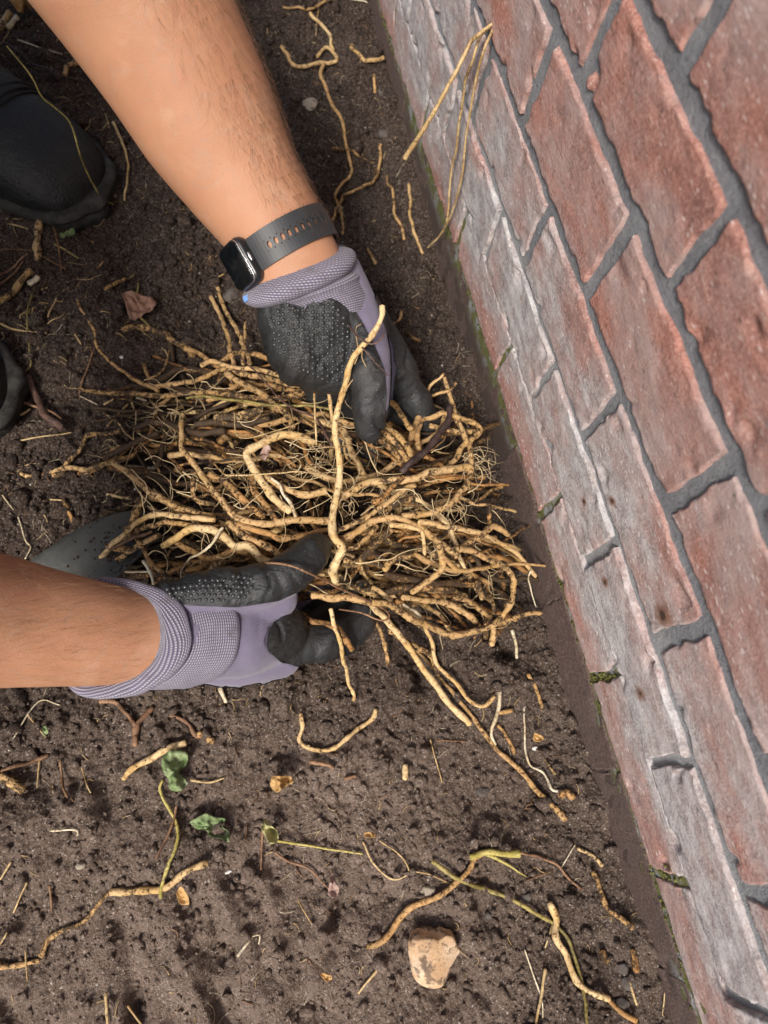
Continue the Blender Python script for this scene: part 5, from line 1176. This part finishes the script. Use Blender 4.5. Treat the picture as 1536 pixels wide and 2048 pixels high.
L([(732, 1892), (768, 1879), (800, 1838), (819, 1815), (864, 1797), (905, 1769), (937, 1742), (951, 1716), (975, 1704)], 2.8, 2.2, 'orange root slanting up behind the mottled stone', .55, .35)
L([(942, 1714), (973, 1703), (1019, 1708), (1038, 1705)], 2.4, 3.4, 'greenish yellow node joining three stems above the stone', mat=M_GREEN, lift=1.4)
L([(969, 1706), (1010, 1728), (1051, 1753)], 2.0, .5, 'yellow pointed shoot right of the greenish node', mat=M_GREEN, name='shoot', cat='shoot', lift=2)
L([(1037, 1703), (1106, 1726), (1133, 1755), (1167, 1781)], 1.3, 1.0, 'pink stem turning white, pointing at the wall', mat=M_RED, name='stem', cat='stem', lift=1.4)
L([(864, 1724), (905, 1753), (973, 1778), (1046, 1810), (1110, 1851), (1138, 1883), (1156, 1938), (1169, 1992), (1174, 2052)], 2.2, 1.4, 'long pinkish olive stem running down to the bottom edge', mat=M_OLIVE, name='stem', cat='stem', lift=2.0, knob=.06)
L([(1101, 1806), (1112, 1838), (1112, 1874), (1128, 1906), (1142, 1942), (1160, 1970), (1192, 1988), (1220, 1997)], 3.3, 2.6, 'greyish cream root with round tip crossing the olive stem', .12, .35, lift=1.5)
L([(1183, 1740), (1201, 1778), (1215, 1810), (1238, 1833), (1265, 1856)], 2.4, 2.6, 'brown knotted root piece close to the wall at lower right', .6, .5)
L([(759, 1680), (796, 1705), (819, 1742), (787, 1758), (750, 1728), (727, 1683)], .7, .9, 'thin yellow rootlet looped above the orange root', mat=M_STRAW, name='rootlet', lift=1.5)
L([(819, 1742), (855, 1749), (896, 1765)], .7, .7, 'wiry pale rootlet between the loop and the olive stem', mat=M_STRAW, name='rootlet', lift=1.5)
S([(1049, 1899), (1065, 1947), (1083, 1997), (1085, 2034)], .8, 'thin white crooked rootlet left of the greyish cream root', M_WHITE, 'rootlet', 'root'); S([(1090, 1938), (1083, 1988), (1071, 2050)], 1.5, 'stiff straw slanting to the bottom edge'); S([(764, 1929), (741, 1956), (716, 1986)], 1.2, 'forked straw lower left of the mottled stone')
L([(1215, 2002), (1238, 2024), (1270, 2043)], 2.2, 2.6, 'orange root stub in the bottom right corner', .75, .3); S([(1106, 1842), (1097, 1874), (1090, 1895)], .9, 'short straw propped against the greyish cream root')
L([(1201, 1897), (1215, 1920)], 3.4, 3.6, 'fat brown root stub near the wall foot', .8, .5); L([(1263, 1897), (1267, 1938)], 2.6, 2.8, 'reddish brown root stub touching the wall', .9, .5)
S([(1258, 1965), (1275, 2010)], 1.4, 'short yellow straw right of the dark pebbles'); S([(1330, 1960), (1322, 2030)], .6, 'fine straw at the wall foot in the bottom corner')
L([(1155, 1700), (1190, 1715), (1205, 1730)], 1.6, 2.0, 'small curved cream root piece by the wall foot', .2, .4)
# lower left
L([(245, 1560), (280, 1530), (325, 1505), (370, 1487)], 2.4, 3.6, 'straight cream root piece above the wilted green leaf', .05, .25, lift=1.2)
L([(340, 1427), (370, 1445), (387, 1465), (400, 1472)], 1.6, 2.4, 'reddish brown shoot below the lower cuff', mat=M_RED, name='shoot', cat='shoot')
L([(398, 1466), (412, 1474), (428, 1482)], 4.2, 2.8, 'speckled pinkish bud at the end of the reddish shoot', .55, .5, knob=.1, name='bud', cat='bud')
L([(200, 1402), (230, 1405), (250, 1425), (276, 1453)], 2.2, 2.0, 'curled brown dry stem just below the lower cuff', mat=M_RED, name='stem', cat='stem', lift=1.2)
L([(305, 1415), (285, 1440), (275, 1454), (270, 1490)], 2.4, 2.8, 'flattened brown stem end forking below the lower cuff', mat=M_RED, name='stem', cat='stem')
L([(2, 1542), (45, 1530), (97, 1512)], 1.6, 2.2, 'dry brown stem near the left edge', mat=M_DARKTWIG, name='stem', cat='stem'); L([(2, 1548), (25, 1560), (56, 1576)], 3.6, 4.2, 'pale fat root piece at the left edge', .45, .5)
L([(327, 1560), (320, 1580), (340, 1620), (355, 1665), (350, 1700), (335, 1730), (325, 1770), (322, 1797)], 1.3, 1.7, 'curving yellow green leaf stalk below the wilted leaf', mat=M_GREEN, name='leaf_stalk', cat='stem', lift=2, knob=.04)
S([(355, 1610), (345, 1650), (312, 1717)], 1.2, 'reddish twig crossing the yellow green stalk', M_RED, 'twig', 'twig')
L([(415, 1725), (370, 1745), (330, 1775), (285, 1780), (220, 1785)], 2.6, 3.2, 'thick pale root piece lying at lower left', .25, .4)
L([(218, 1786), (200, 1805), (165, 1840), (125, 1860), (95, 1885), (82, 1915)], 1.4, 2.6, 'snaking brown root at lower left', .55, .55); L([(78, 1920), (45, 1928), (10, 1927), (-8, 1924)], 2.0, 2.6, 'pinkish root end at the lower left edge', .5, .4)
S([(555, 1682), (640, 1695), (725, 1707)], 1.2, 'yellow stalk of the pale crumpled leaf', M_GREEN, 'leaf_stalk', 'stem'); S([(550, 1705), (575, 1722), (615, 1735), (645, 1765), (668, 1788)], 1.2, 'wavy tan rootlet leading to a tiny pink leaf', M_RED, 'rootlet', 'root')
S([(477, 1907), (505, 1872)], 1.3, 'bent white straw in the lower middle', M_WHITE); S([(505, 1872), (520, 1868), (518, 1888)], .8, 'little white straw curl in the lower middle', M_WHITE)
S([(212, 1985), (214, 2015), (217, 2052)], 1.5, 'yellow straw standing at the bottom edge'); S([(525, 1660), (522, 1740)], 1.1, 'upright reddish twig by the pale leaf', M_RED, 'twig', 'twig')
S([(382, 1560), (420, 1565), (450, 1555)], 1.2, 'short tan stalk right of the wilted leaf'); S([(120, 1520), (127, 1565), (135, 1595)], 1.4, 'brown dry stalk in the left hollow', M_DARKTWIG); S([(80, 1515), (76, 1575)], .9, 'thin pale stalk left of the hollow')
S([(165, 1535), (182, 1585)], .8, 'straw in the right edge of the hollow'); S([(54, 1765), (28, 1825)], .9, 'straw at the far left below the hollows'); S([(22, 1725), (0, 1760)], 1.0, 'straw poking in from the left edge'); S([(20, 1860), (-4, 1894)], .9, 'pale straw at the lower left edge'); S([(51, 1900), (55, 1962)], .8, 'straw crossing the pinkish root end')
S([(255, 2012), (285, 2050)], 1.0, 'pale straw by the bottom crack'); S([(595, 1800), (625, 1848)], .8, 'thin curved straw in the lower middle right'); S([(100, 1770), (103, 1825)], 1.3, 'short brown straw below the left hollow', M_DARKTWIG); S([(100, 1662), (150, 1660), (156, 1672)], .9, 'white rootlet beside the dry leaf crumbs', M_WHITE)
S([(25, 1480), (80, 1405), (120, 1410)], .7, 'fine rootlet curling up at the left below the forearm', M_WHITE, 'rootlet', 'root'); S([(58, 1432), (92, 1475)], .8, 'thin stalk pointing at a green speck', M_STRAW); S([(440, 1376), (452, 1405)], 2.4, 'small cream root chip below the purple glove', M_WHITE, 'root_piece', 'root')
S([(690, 1558), (712, 1552)], 2.2, 'tiny orange root stub left of the pale cut stub', M_RED); S([(620, 1524), (655, 1530), (668, 1536)], 2.0, 'shrivelled brown shoot under the U-shaped root', M_RED)
S([(1150, 1690), (1120, 1740)], .6, 'fine rootlet near the pink stem', M_WHITE); S([(1052, 1760), (1106, 1742)], .9, 'short brown twig under the pink stem', M_DARKTWIG, 'twig', 'twig')
# left and upper left
L([(247, 661), (277, 654), (306, 661), (332, 671), (345, 687), (374, 697), (388, 715)], 3.6, 3.2, 'knobbly root half sunk in soil left of the upright roots', .5, .6, knob=.3)
L([(339, 680), (345, 705), (347, 730)], 3.2, 3.0, 'buried root stub hanging from the knobbly root', .6, .75); L([(350, 735), (365, 755), (385, 775)], 2.8, 2.6, 'muddy root running down to the heap', .65, .75)
L([(55, 752), (72, 788), (91, 830), (132, 860)], 3.8, 3.4, 'thick reddish brown twig on the soil at left', mat=M_RTWIG, name='twig', cat='twig', group=GS, knob=.1); L([(20, 798), (65, 811), (124, 837)], 1.4, 1.2, 'pink thin stem crossing the reddish twig', mat=M_RED, name='stem', cat='stem', lift=3)
S([(39, 882), (91, 872), (143, 866)], .9, 'thin pale stalk below the reddish twig'); L([(86, 433), (80, 456), (78, 495), (76, 523)], 3.4, 3.8, 'lumpy pale root below the boot', .3, .55, knob=.35)
L([(62, 540), (42, 570), (20, 588), (-4, 604)], 3.2, 4.0, 'thick pale root reaching the left edge', .2, .5); L([(78, 552), (62, 570)], 3.0, 3.4, 'short whitish root stub beside the thick pale root', mat=M_WHITE)
S([(65, 586), (54, 628), (59, 687), (62, 726), (52, 752)], 1.0, 'thin dark green stem above the reddish twig', M_OLIVE, 'stem', 'stem'); S([(-4, 645), (33, 661), (94, 667)], 1.3, 'pale stalk reaching in from the left edge')
L([(277, 566), (273, 602), (277, 628), (300, 650)], 1.2, 1.4, 'green hooked stem over the brown leaf', mat=M_OLIVE, name='stem', cat='stem', lift=3); L([(212, 582), (230, 575), (252, 567)], 2.2, 1.8, 'small tan root piece left of the brown leaf', .5, .5)
S([(104, 443), (117, 485), (124, 548)], 1.3, 'upright brown straw below the boot', M_DARKTWIG); S([(423, 563), (449, 549)], 1.1, 'short straw beside the watch'); S([(60, 500), (132, 538)], 1.2, 'straw crossing the upright brown one', M_DARKTWIG)
S([(0, 555), (58, 512)], 1.3, 'upper of two slanting straws at the left edge', M_RED); S([(-2, 570), (50, 530)], 1.2, 'lower of two slanting straws at the left edge', M_RED); S([(20, 450), (56, 458)], .9, 'small pale straw under the boot sole'); S([(0, 505), (50, 505), (60, 512)], .9, 'thin brown straw at the left edge under the boot', M_DARKTWIG)
S([(110, 490), (158, 518)], 1.2, 'green grass blade beside the upright straw', M_OLIVE, 'grass_blade', 'grass'); S([(84, 580), (95, 575)], 1.0, 'tiny straw chip left of the zigzag stem'); S([(96, 635), (113, 598)], 1.0, 'straw chip above the pale stalk'); S([(150, 668), (162, 688)], 1.1, 'pale chip left of the zigzag stem')
S([(190, 700), (163, 770), (160, 800)], .8, 'thin side stem falling from the zigzag stem', M_RED, 'stem', 'stem'); S([(260, 790), (270, 828)], 1.5, 'pale straw under the long straight root'); S([(256, 810), (215, 855)], 1.1, 'slanting straw left of the heap'); S([(60, 818), (18, 850)], 1.2, 'straw at far left below the pink stem')
S([(208, 808), (230, 800)], 1.2, 'short straw below the long straight root'); S([(160, 793), (195, 810)], .8, 'thin white rootlet at the tip of the long straight root', M_WHITE, 'rootlet', 'root'); L([(275, 797), (290, 803), (300, 808)], 1.2, 1.6, 'bright white root fragment under the long straight root', mat=M_WHITE)
L([(252, 939), (270, 934), (300, 936), (320, 928)], 2.8, 2.0, 'white peeled root at the left of the heap', mat=M_WHITE, lift=3); L([(130, 1000), (138, 1020), (146, 1045)], 2.4, 2.0, 'brown root piece above the grey blade', .6, .5); S([(100, 998), (130, 1002)], .9, 'small stalk above the brown root piece')
S([(38, 1035), (50, 1080), (62, 1095), (52, 1120)], .8, 'pale rootlet beside the grey blade', M_WHITE, 'rootlet', 'root'); S([(5, 990), (20, 1010), (28, 1020)], .8, 'white rootlet at the left edge above the forearm', M_WHITE, 'rootlet', 'root')
# around the boot and behind the upper arm
L([(0, 62), (14, 45), (22, 30)], 4.0, 4.2, 'thick root stub in the top left corner', .35, .5); L([(14, 55), (26, 48), (38, 38)], 3.4, 3.4, 'pale root stub beside the dry leaf at top left', mat=M_WHITE)
S([(35, 80), (80, 95), (124, 108)], .9, 'thin straw above the boot', M_WHITE); L([(126, 148), (140, 135), (156, 124)], 2.6, 3.0, 'short thick root at the edge of the upper forearm', .5, .4); S([(12, 88), (60, 125), (124, 152), (162, 163)], 1.2, 'dark twig behind the boot', M_BARK, 'twig', 'twig')
gpL = [(14, 92, .14), (60, 150, .13), (85, 195, .115), (110, 215, .106), (140, 245, .095), (157, 300, .085), (170, 335, .06), (186, 368, .045), (205, 398, .02), (226, 408, .01)]
rootobj(on_pile(gpL, .9, 1.0), M_OLIVE, .5, .3, 'stem', 'thin yellow green stem trailing over the boot', 'stem', GS, 0, .03, .0003)
L([(224, 246), (238, 268), (252, 302), (258, 340), (250, 400)], 1.8, 1.2, 'tan stem hanging beside the boot toe', mat=M_STRAW, name='stem', cat='stem', lift=3)
L([(566, 16), (605, 18), (621, 25), (641, 13), (675, -3)], 1.4, 1.8, 'crooked root at the top edge', .5, .4); L([(621, 25), (628, 42), (647, 57), (660, 70), (660, 86), (667, 100)], 2.2, 2.0, 'whitish root dropping from the top edge', .1, .3, lift=2)
L([(563, 91), (576, 115), (584, 130), (605, 135), (636, 128), (665, 125), (673, 120), (666, 104), (652, 94), (634, 115)], 2.4, 2.2, 'hook-shaped root right of the upper forearm', .3, .3, lift=2.5)
L([(649, 133), (641, 148), (652, 177), (665, 214), (681, 255), (691, 292), (701, 333), (701, 352), (670, 388), (675, 409), (684, 443), (684, 469)], 2.4, 1.6, 'long root running down the soil between forearm and wall', .5, .35, lift=1.4)
L([(761, 289), (759, 307), (757, 333), (751, 357), (738, 372), (709, 385), (686, 396), (673, 422), (666, 440)], 2.0, 1.6, 'thinner root crossing the long one near the watch', .55, .4, lift=1.6, rl=2)
L([(700, 105), (727, 121), (748, 121), (767, 118)], 2.2, 2.8, 'knobbly root piece near the wall at the top', .4, .4); L([(662, 299), (701, 302), (714, 315), (752, 332)], 2.2, 1.4, 'short dirty root lying under the grey pebble', .5, .6)
L([(772, 354), (779, 380), (787, 406), (790, 430), (803, 456), (809, 480)], 1.6, 2.0, 'left of two parallel roots by the wall above the glove', .5, .45); L([(817, 370), (819, 404), (821, 437), (832, 477), (843, 512)], 2.0, 1.8, 'right of two parallel roots by the wall above the glove', .35, .4)
L([(747, 156), (750, 188)], 1.8, 2.0, 'small upright root stub near the wall top', .5, .4); L([(735, 500), (745, 515), (752, 530)], 1.4, 2.2, 'tiny tan root chip right of the cuff', .4, .4); L([(805, 620), (800, 640), (782, 652)], 1.8, 1.6, 'small root hook behind the index finger', .4, .4, lift=2); L([(810, 660), (822, 676), (840, 684)], 2.0, 1.6, 'brown root piece in the soil right of the index finger', .7, .6)
S([(640, 0), (634, 40), (631, 78)], .6, 'fine straw across the whitish root at the top'); S([(693, 0), (715, 10), (733, 20)], 1.0, 'pale straw at the top edge by the wall', M_WHITE); S([(535, 58), (536, 72)], .8, 'tiny straw at the edge of the upper forearm'); S([(845, 990), (846, 960), (888, 945)], .5, 'thin wisp behind the right end of the heap', M_WHITE)

# ---- stones
def stone_mat(name, a, b, d):
    t = NT(name); p = t.objc(); n = t.noise(p, 60, 5, 0.65); n2 = t.noise(p, 130, 4, 0.6)
    c = t.mix(t.ss(n, 0.3, 0.7), a, b); c = t.mix(t.ss(t.noise(p, 75, 5, 0.62), 0.50, 0.60, 0, 0.8), c, d); c = t.mix(t.ss(n2, 0.55, 0.65, 0, 0.7), c, d); t.bump(t.noise(p, 260, 5, 0.7), 0.0016, 0.7); return t.fin(c, 0.8, 0.3)
M_ST1 = stone_mat('tan_stone', (0.48, 0.30, 0.16), (0.62, 0.47, 0.33), (0.09, 0.06, 0.04)); M_ST2 = stone_mat('grey_stone', (0.070, 0.058, 0.050), (0.13, 0.112, 0.098), (0.035, 0.027, 0.022)); M_ST3 = stone_mat('pale_stone', (0.24, 0.20, 0.15), (0.38, 0.33, 0.26), (0.09, 0.07, 0.05)); M_ST4 = stone_mat('white_stone', (0.6, 0.58, 0.54), (0.72, 0.70, 0.66), (0.4, 0.36, 0.3))
def stone(px, py, w, h, label, mat, seed, name='pebble', cat='pebble', thick=.62, rot=0, outline=None):
    q0 = gpt(px, py, 0); k = pxscale(px, py, q0[2]); g = np.random.default_rng(seed); V = ICO3.copy()
    # facet by cutting with random planes
    for _ in range(14):
        n = unit(g.normal(0, 1, 3)); d = g.uniform(.60, .88); s = V @ n; V = V - np.outer(np.clip(s - d, 0, None), n) * .92
    if outline is not None:
        an = np.arctan2(V[:, 1], V[:, 0]); rad_ = np.hypot(V[:, 0], V[:, 1]); oa = np.array([math.atan2(-(y - py), x - px) for x, y in outline]); orr = np.array([math.hypot(x - px, y - py) for x, y in outline]); o = np.argsort(oa); oa, orr = oa[o], orr[o]
        tgt = np.interp(an, np.concatenate([oa - 2 * math.pi, oa, oa + 2 * math.pi]), np.tile(orr, 3)); f = tgt / (w / 2); V[:, 0] *= f; V[:, 1] *= f
    V = V * (1 + 0.03 * np.sin(V[:, :1] * 7 + seed) * np.sin(V[:, 1:2] * 6))
    V = V * [w / 2 / k, h / 2 / k, thick * min(w, h) / 2 / k]; c, s = math.cos(rot), math.sin(rot); V = np.stack([V[:, 0] * c - V[:, 1] * s, V[:, 0] * s + V[:, 1] * c, V[:, 2]], -1)
    lift = thick * min(w, h) / 2 / k * .45
    return obj(name, V + gpt(px, py, lift), ICO3F, mat, smooth=False, label=label, cat=cat, group='stones lying on the soil')
stone(871, 1902, 112, 112, 'fist-sized flat tan stone mottled with dark patches at lower right', M_ST1, 3, 'stone', 'stone', .72, 0, [(832, 1851), (855, 1842), (882, 1856), (926, 1869), (923, 1906), (896, 1942), (864, 1963), (828, 1951), (816, 1901)])
stone(720, 292, 36, 32, 'angular grey-tan pebble between the two roots near the wall', M_ST3, 4); stone(766, 270, 28, 24, 'dark grey pebble above the angular one by the wall', M_ST2, 5); stone(621, 208, 32, 34, 'rough grey pebble right of the upper forearm', M_ST3, 6); stone(766, 184, 28, 20, 'flat dark pebble near the top of the wall', M_ST2, 7)
stone(855, 1782, 32, 24, 'pinkish grey pebble above the mottled stone', M_ST3, 8); stone(1052, 1795, 26, 24, 'dark brown pebble under the olive stem', M_ST2, 9); stone(1245, 1938, 26, 28, 'dark pebble at the wall foot in the lower corner, upper one', M_ST2, 10); stone(1258, 1968, 30, 30, 'dark pebble at the wall foot in the lower corner, lower one', M_ST2, 11); stone(1245, 2010, 34, 34, 'round dark clod-like pebble near the bottom edge', M_ST2, 12)
stone(966, 1584, 34, 24, 'grey-brown pebble in the open soil left of the brown root end', M_ST2, 13); stone(1070, 1497, 12, 10, 'tiny pale grey pebble under the orange leaf chip', M_ST4, 14); stone(818, 1571, 13, 18, 'small dark oval pebble under the pale cut stub', M_ST2, 15); stone(243, 714, 9, 8, 'tiny white pebble inside the bend of the zigzag stem', M_ST4, 16); stone(272, 978, 9, 9, 'tiny white pebble above the grey blade', M_ST4, 17); stone(457, 1745, 16, 8, 'tiny white chip below the green leaf', M_ST4, 18); stone(883, 733, 9, 9, 'tiny white pebble behind the index finger', M_ST4, 19)
stone(160, 1732, 22, 16, 'greyish white crumb of stone by the lower left hollow', M_ST3, 20); stone(462, 590, 40, 34, 'round soil-coloured clod left of the cuff', M_ST2, 21, 'clod', 'clod'); stone(978, 1832, 18, 16, 'small blue-grey pebble above the stone', M_ST2, 22)

# ---- leaves: crumpled sheets with thickness
def leaf_mat(name, a, b, v):
    t = NT(name); p = t.objc(); n = t.noise(p, 70, 5); c = t.mix(t.ss(n, 0.3, 0.7), a, b); c = t.mix(t.ss(t.noise(p, 160, 4), 0.55, 0.7, 0, 0.6), c, v); t.bump(t.noise(p, 200, 4), 0.0008); return t.fin(c, 0.6, 0.3)
M_LF = leaf_mat('wilted_green_leaf', (0.10, 0.155, 0.05), (0.27, 0.33, 0.17), (0.13, 0.11, 0.05)); M_LF2 = leaf_mat('pale_leaf', (0.34, 0.33, 0.13), (0.50, 0.46, 0.24), (0.16, 0.13, 0.06)); M_LFB = leaf_mat('brown_leaf', (0.17, 0.09, 0.06), (0.30, 0.17, 0.12), (0.07, 0.04, 0.03)); M_LFO = leaf_mat('dry_tan_leaf', (0.38, 0.21, 0.07), (0.55, 0.36, 0.16), (0.14, 0.07, 0.03)); M_LFP = leaf_mat('pink_brown_leaf', (0.30, 0.19, 0.16), (0.42, 0.29, 0.24), (0.18, 0.10, 0.07))
def leaf(poly, label, mat, seed, crumple=.006, lift=.010, name='leaf', zadd=0, pile=False):
    cx0 = sum(p_[0] for p_ in poly) / len(poly); cy0 = sum(p_[1] for p_ in poly) / len(poly); g = np.random.default_rng(seed)
    dense = cr(np.array(poly + [poly[0]], float), 6)[:-1]; nr = 7; V = []; Fa = []
    o = g.uniform(0, 80)
    for i in range(nr + 1):
        f = i / nr
        for x, y in dense:
            a, b = cx0 + (x - cx0) * f, cy0 + (y - cy0) * f
            q = P(a, b, pile_h(a, b) + zadd) if pile else gpt(a, b, lift) if i in (0, nr, 3) else gpt(a, b, lift)
            V.append(q + np.array([0, 0, 1]) * crumple * (2.2 * float(fbm(np.array([a / 16 + o]), np.array([b / 16 + o]), 171, 3)[0]) + .55 * f * f))
    m = len(dense); V = np.array(V); z0 = V.reshape(nr + 1, m, 3)
    base_z = np.median(z0[..., 2]); z0[..., 2] = base_z + (z0[..., 2] - base_z)
    top_ = z0.reshape(-1, 3); bot = top_ - [0, 0, .0005]; Vv = np.vstack([top_, bot]); nT = len(top_)
    for i in range(nr):
        for j in range(m):
            a = i * m + j; b = i * m + (j + 1) % m; Fa.append((a, b, b + m, a + m)); Fa.append((nT + a + m, nT + b + m, nT + b, nT + a))
    for j in range(m): a = nr * m + j; b = nr * m + (j + 1) % m; Fa.append((a, b, nT + b, nT + a))
    return obj(name, Vv, Fa, mat, label=label, cat='leaf', group='leaves on the soil')
leaf([(327, 1512), (345, 1500), (375, 1505), (372, 1530), (358, 1545), (375, 1565), (362, 1582), (340, 1578), (335, 1552), (326, 1538)], 'dark green wilted leaf crumpled at the top of the yellow green stalk', M_LF, 1, .0055)
leaf([(377, 1646), (392, 1636), (412, 1626), (430, 1634), (450, 1638), (446, 1654), (460, 1664), (458, 1682), (440, 1676), (420, 1672), (416, 1660), (395, 1658)], 'light green wilted leaf lying alone at lower left', M_LF, 2, .005)
leaf([(522, 1652), (530, 1638), (545, 1650), (556, 1664), (556, 1680), (542, 1686), (528, 1668)], 'pale yellowish crumpled leaf with a yellow stalk', M_LF2, 3, .006)
leaf([(242, 586), (262, 588), (285, 590), (312, 604), (306, 620), (285, 632), (262, 642), (252, 610)], 'brown leaf half buried beneath the green hooked stem', M_LFB, 4, .004)
leaf([(658, 1768), (664, 1748), (672, 1765), (678, 1780), (668, 1794), (656, 1788)], 'tiny pinkish leaf at the end of the wavy rootlet', M_LFP, 5, .004)
leaf([(544, 1552), (556, 1550), (580, 1552), (588, 1562), (570, 1574), (552, 1584), (541, 1574)], 'curled dry tan flower husk right of the wilted leaf', M_LFO, 6, .010, name='dry_husk')
leaf([(354, 1785), (362, 1772), (374, 1785), (380, 1806), (362, 1808)], 'small dry tan leaf scrap beside the thick pale root', M_LFO, 7, .003)
leaf([(30, 8), (60, 6), (82, 16), (66, 24), (40, 30), (28, 24)], 'curled orange dry leaf in the top left corner', M_LFO, 8, .010)
leaf([(520, 905), (530, 895), (543, 900), (538, 912), (530, 925), (522, 918)], 'pinkish leaf scrap caught inside the hooked cream root', M_LFP, 9, .004, pile=True, zadd=.006)
leaf([(686, 990), (700, 980), (714, 976), (712, 984), (698, 994)], 'dark red-brown leaf scrap behind the tall root', M_LFB, 10, .003, pile=True, zadd=.008)
leaf([(1066, 1466), (1078, 1470), (1084, 1478), (1074, 1484), (1064, 1478)], 'tiny orange leaf chip near the wall foot', M_LFO, 11, .004); leaf([(640, 1950), (652, 1944), (664, 1952), (658, 1962), (646, 1958)], 'dry brown leaf scrap in the bottom crack', M_LFO, 12, .004)
leaf([(728, 1666), (740, 1664), (752, 1668), (750, 1674), (730, 1674)], 'tiny orange husk at the start of the looped yellow rootlet', M_LFO, 13, .002); leaf([(84, 1452), (92, 1454), (96, 1466), (88, 1470)], 'bright green leaf speck at the left below the forearm', M_LF, 14, .002)
leaf([(118, 465), (135, 460), (150, 462), (140, 472), (122, 474)], 'dark green grass scrap below the boot', M_LF, 15, .004)

# ---- grey blade under the lower forearm
M_BLADE = simple('grey_blade_metal', (0.055, 0.058, 0.053), 0.5, 0.45, 40, 0.25, 200, 0.0003)
bl0 = P(315, 1040, .016); bl1 = P(50, 1222, .026); bdir = unit(bl1 - bl0); bnorm = unit(np.cross(bdir, [0, 0, 1])); V = []; Fa = []; nu, nv = 30, 18
bl_len = np.linalg.norm(bl1 - bl0)
for s_ in (0, 1):
    for i in range(nu + 1):
        u = i / nu; w = 0.026 * math.sqrt(max(0.02, 1 - (1 - min(1, u * 1.9)) ** 2)) 
        for j in range(nv + 1):
            v = j / nv * 2 - 1; V.append(bl0 + bdir * bl_len * u + bnorm * v * w + np.array([0, 0, .010 * v * v + .006 * math.sin(u * 3) - .0016 * s_]))
nT = (nu + 1) * (nv + 1)
for i in range(nu):
    for j in range(nv): a = i * (nv + 1) + j; Fa.append((a, a + 1, a + nv + 2, a + nv + 1)); Fa.append((nT + a + nv + 1, nT + a + nv + 2, nT + a + 1, nT + a))
for i in range(nu):
    for j in (0, nv): a = i * (nv + 1) + j; Fa.append((a, a + nv + 1, nT + a + nv + 1, nT + a))
obj('garden_blade', V, Fa, M_BLADE, label='smooth dark grey curved blade dusted with soil, under the lower forearm', cat='tool')
bp, br = [], []
for k in range(420):
    u, v = random.random() ** .8, random.uniform(-1, 1)
    if random.random() > (0.95 if u < .45 and v < .6 else .22): continue
    w = 0.026 * math.sqrt(max(0.02, 1 - (1 - min(1, u * 1.9)) ** 2)); bp.append(bl0 + bdir * bl_len * u + bnorm * v * w + np.array([0, 0, .010 * v * v + .006 * math.sin(u * 3)])); br.append(random.uniform(.0005, .0013))
blob_cloud('soil_on_blade', bp, br, M_SOIL, label='soil crumbs sprinkled on the grey blade', cat='soil', kind='stuff')

# ---- dry grass hanging from the wall
gr0 = np.array([XW - .003, 0.432, 0.235]); tuft = empty('dry_grass_tuft', gr0, 'three dry straw blades hanging from a crack in the brick wall', 'grass')
def wallpt(px, py, off):
    r = ROT @ np.array([px - CX, py - CY, F]); t = (XW - off) / r[0]; return CAMP + t * r
for pts, r0, r1 in (([(986, 47, .001), (960, 68, .012), (939, 89, .018), (908, 151, .03), (871, 219, .045), (809, 318, .075)], 1.5, 2.4), ([(985, 52, .001), (960, 73, .008), (945, 120, .012), (929, 172, .012), (913, 292, .01), (903, 344, .008), (895, 432, .008), (887, 464, .008)], 1.5, 1.1), ([(986, 58, .001), (972, 90, .010), (955, 146, .012), (934, 260, .010), (923, 354, .008), (903, 427, .008), (880, 470, .01), (856, 495, .016)], 1.3, 1.0)):
    rows = [[*wallpt(a, b, o_), (r0 + (r1 - r0) * i / len(pts)) / 1000] for i, (a, b, o_) in enumerate(pts)]
    q = rootobj(rows, M_STRAW, .5, .2, 'blade', None, None, None, 0, .05, .0004, tuft); q.location = (0, 0, 0)

# ---- litter too small to count: straw bits and hair-thin rootlets over the whole bed
def litter(name, n, lo, hi, r, mat, seed, label, box=(-.28, .222, -.27, .9)):
    g = np.random.default_rng(seed); V, Fa = [], []
    for k in range(n):
        x, y = g.uniform(box[0], box[1]), g.uniform(box[2], box[3])
        if g.random() > .35 + 1.0 * float(fbm(np.array([x * 12]), np.array([y * 12]), 181, 2)[0] + .3) : continue
        L_ = g.uniform(lo, hi); a = g.uniform(0, 6.28); rows = []; rr = r * g.uniform(.6, 1.3); curl = g.normal(0, .35)
        for j in range(5):
            rows.append([x, y, ground_at(x, y) + .0012, rr * (1.1 - .15 * j)]); x += L_ / 4 * math.cos(a); y += L_ / 4 * math.sin(a); a += curl * g.uniform(.3, 1.5)
        Q = resample(rows, L_ / 7); v, f = tube(Q[:, :3], Q[:, 3], 4, seed + k, .03); k0 = len(V); V.extend(v); Fa.extend([tuple(i + k0 for i in ff) for ff in f])
    obj(name, V, Fa, mat, origin=np.zeros(3), label=label, cat='litter', kind='stuff')
litter('straw_litter', 900, .003, .011, .00038, M_STRAW, 1, 'short straw bits strewn over the soil')
litter('brown_litter', 600, .004, .012, .0005, M_DARKTWIG, 2, 'short brown plant bits strewn over the soil')
litter('rootlet_litter', 800, .005, .016, .0002, M_WHITE, 3, 'hair-thin white rootlets strewn over the soil')

litter('boot_straw_litter', 150, .012, .034, .00055, M_STRAW, 14, 'tangled dry straw on the dark soil around the boot', (-.30, -.06, .40, .80))
litter('boot_brown_litter', 130, .012, .034, .0006, M_DARKTWIG, 15, 'tangled brown plant bits on the dark soil around the boot', (-.30, -.06, .36, .86))
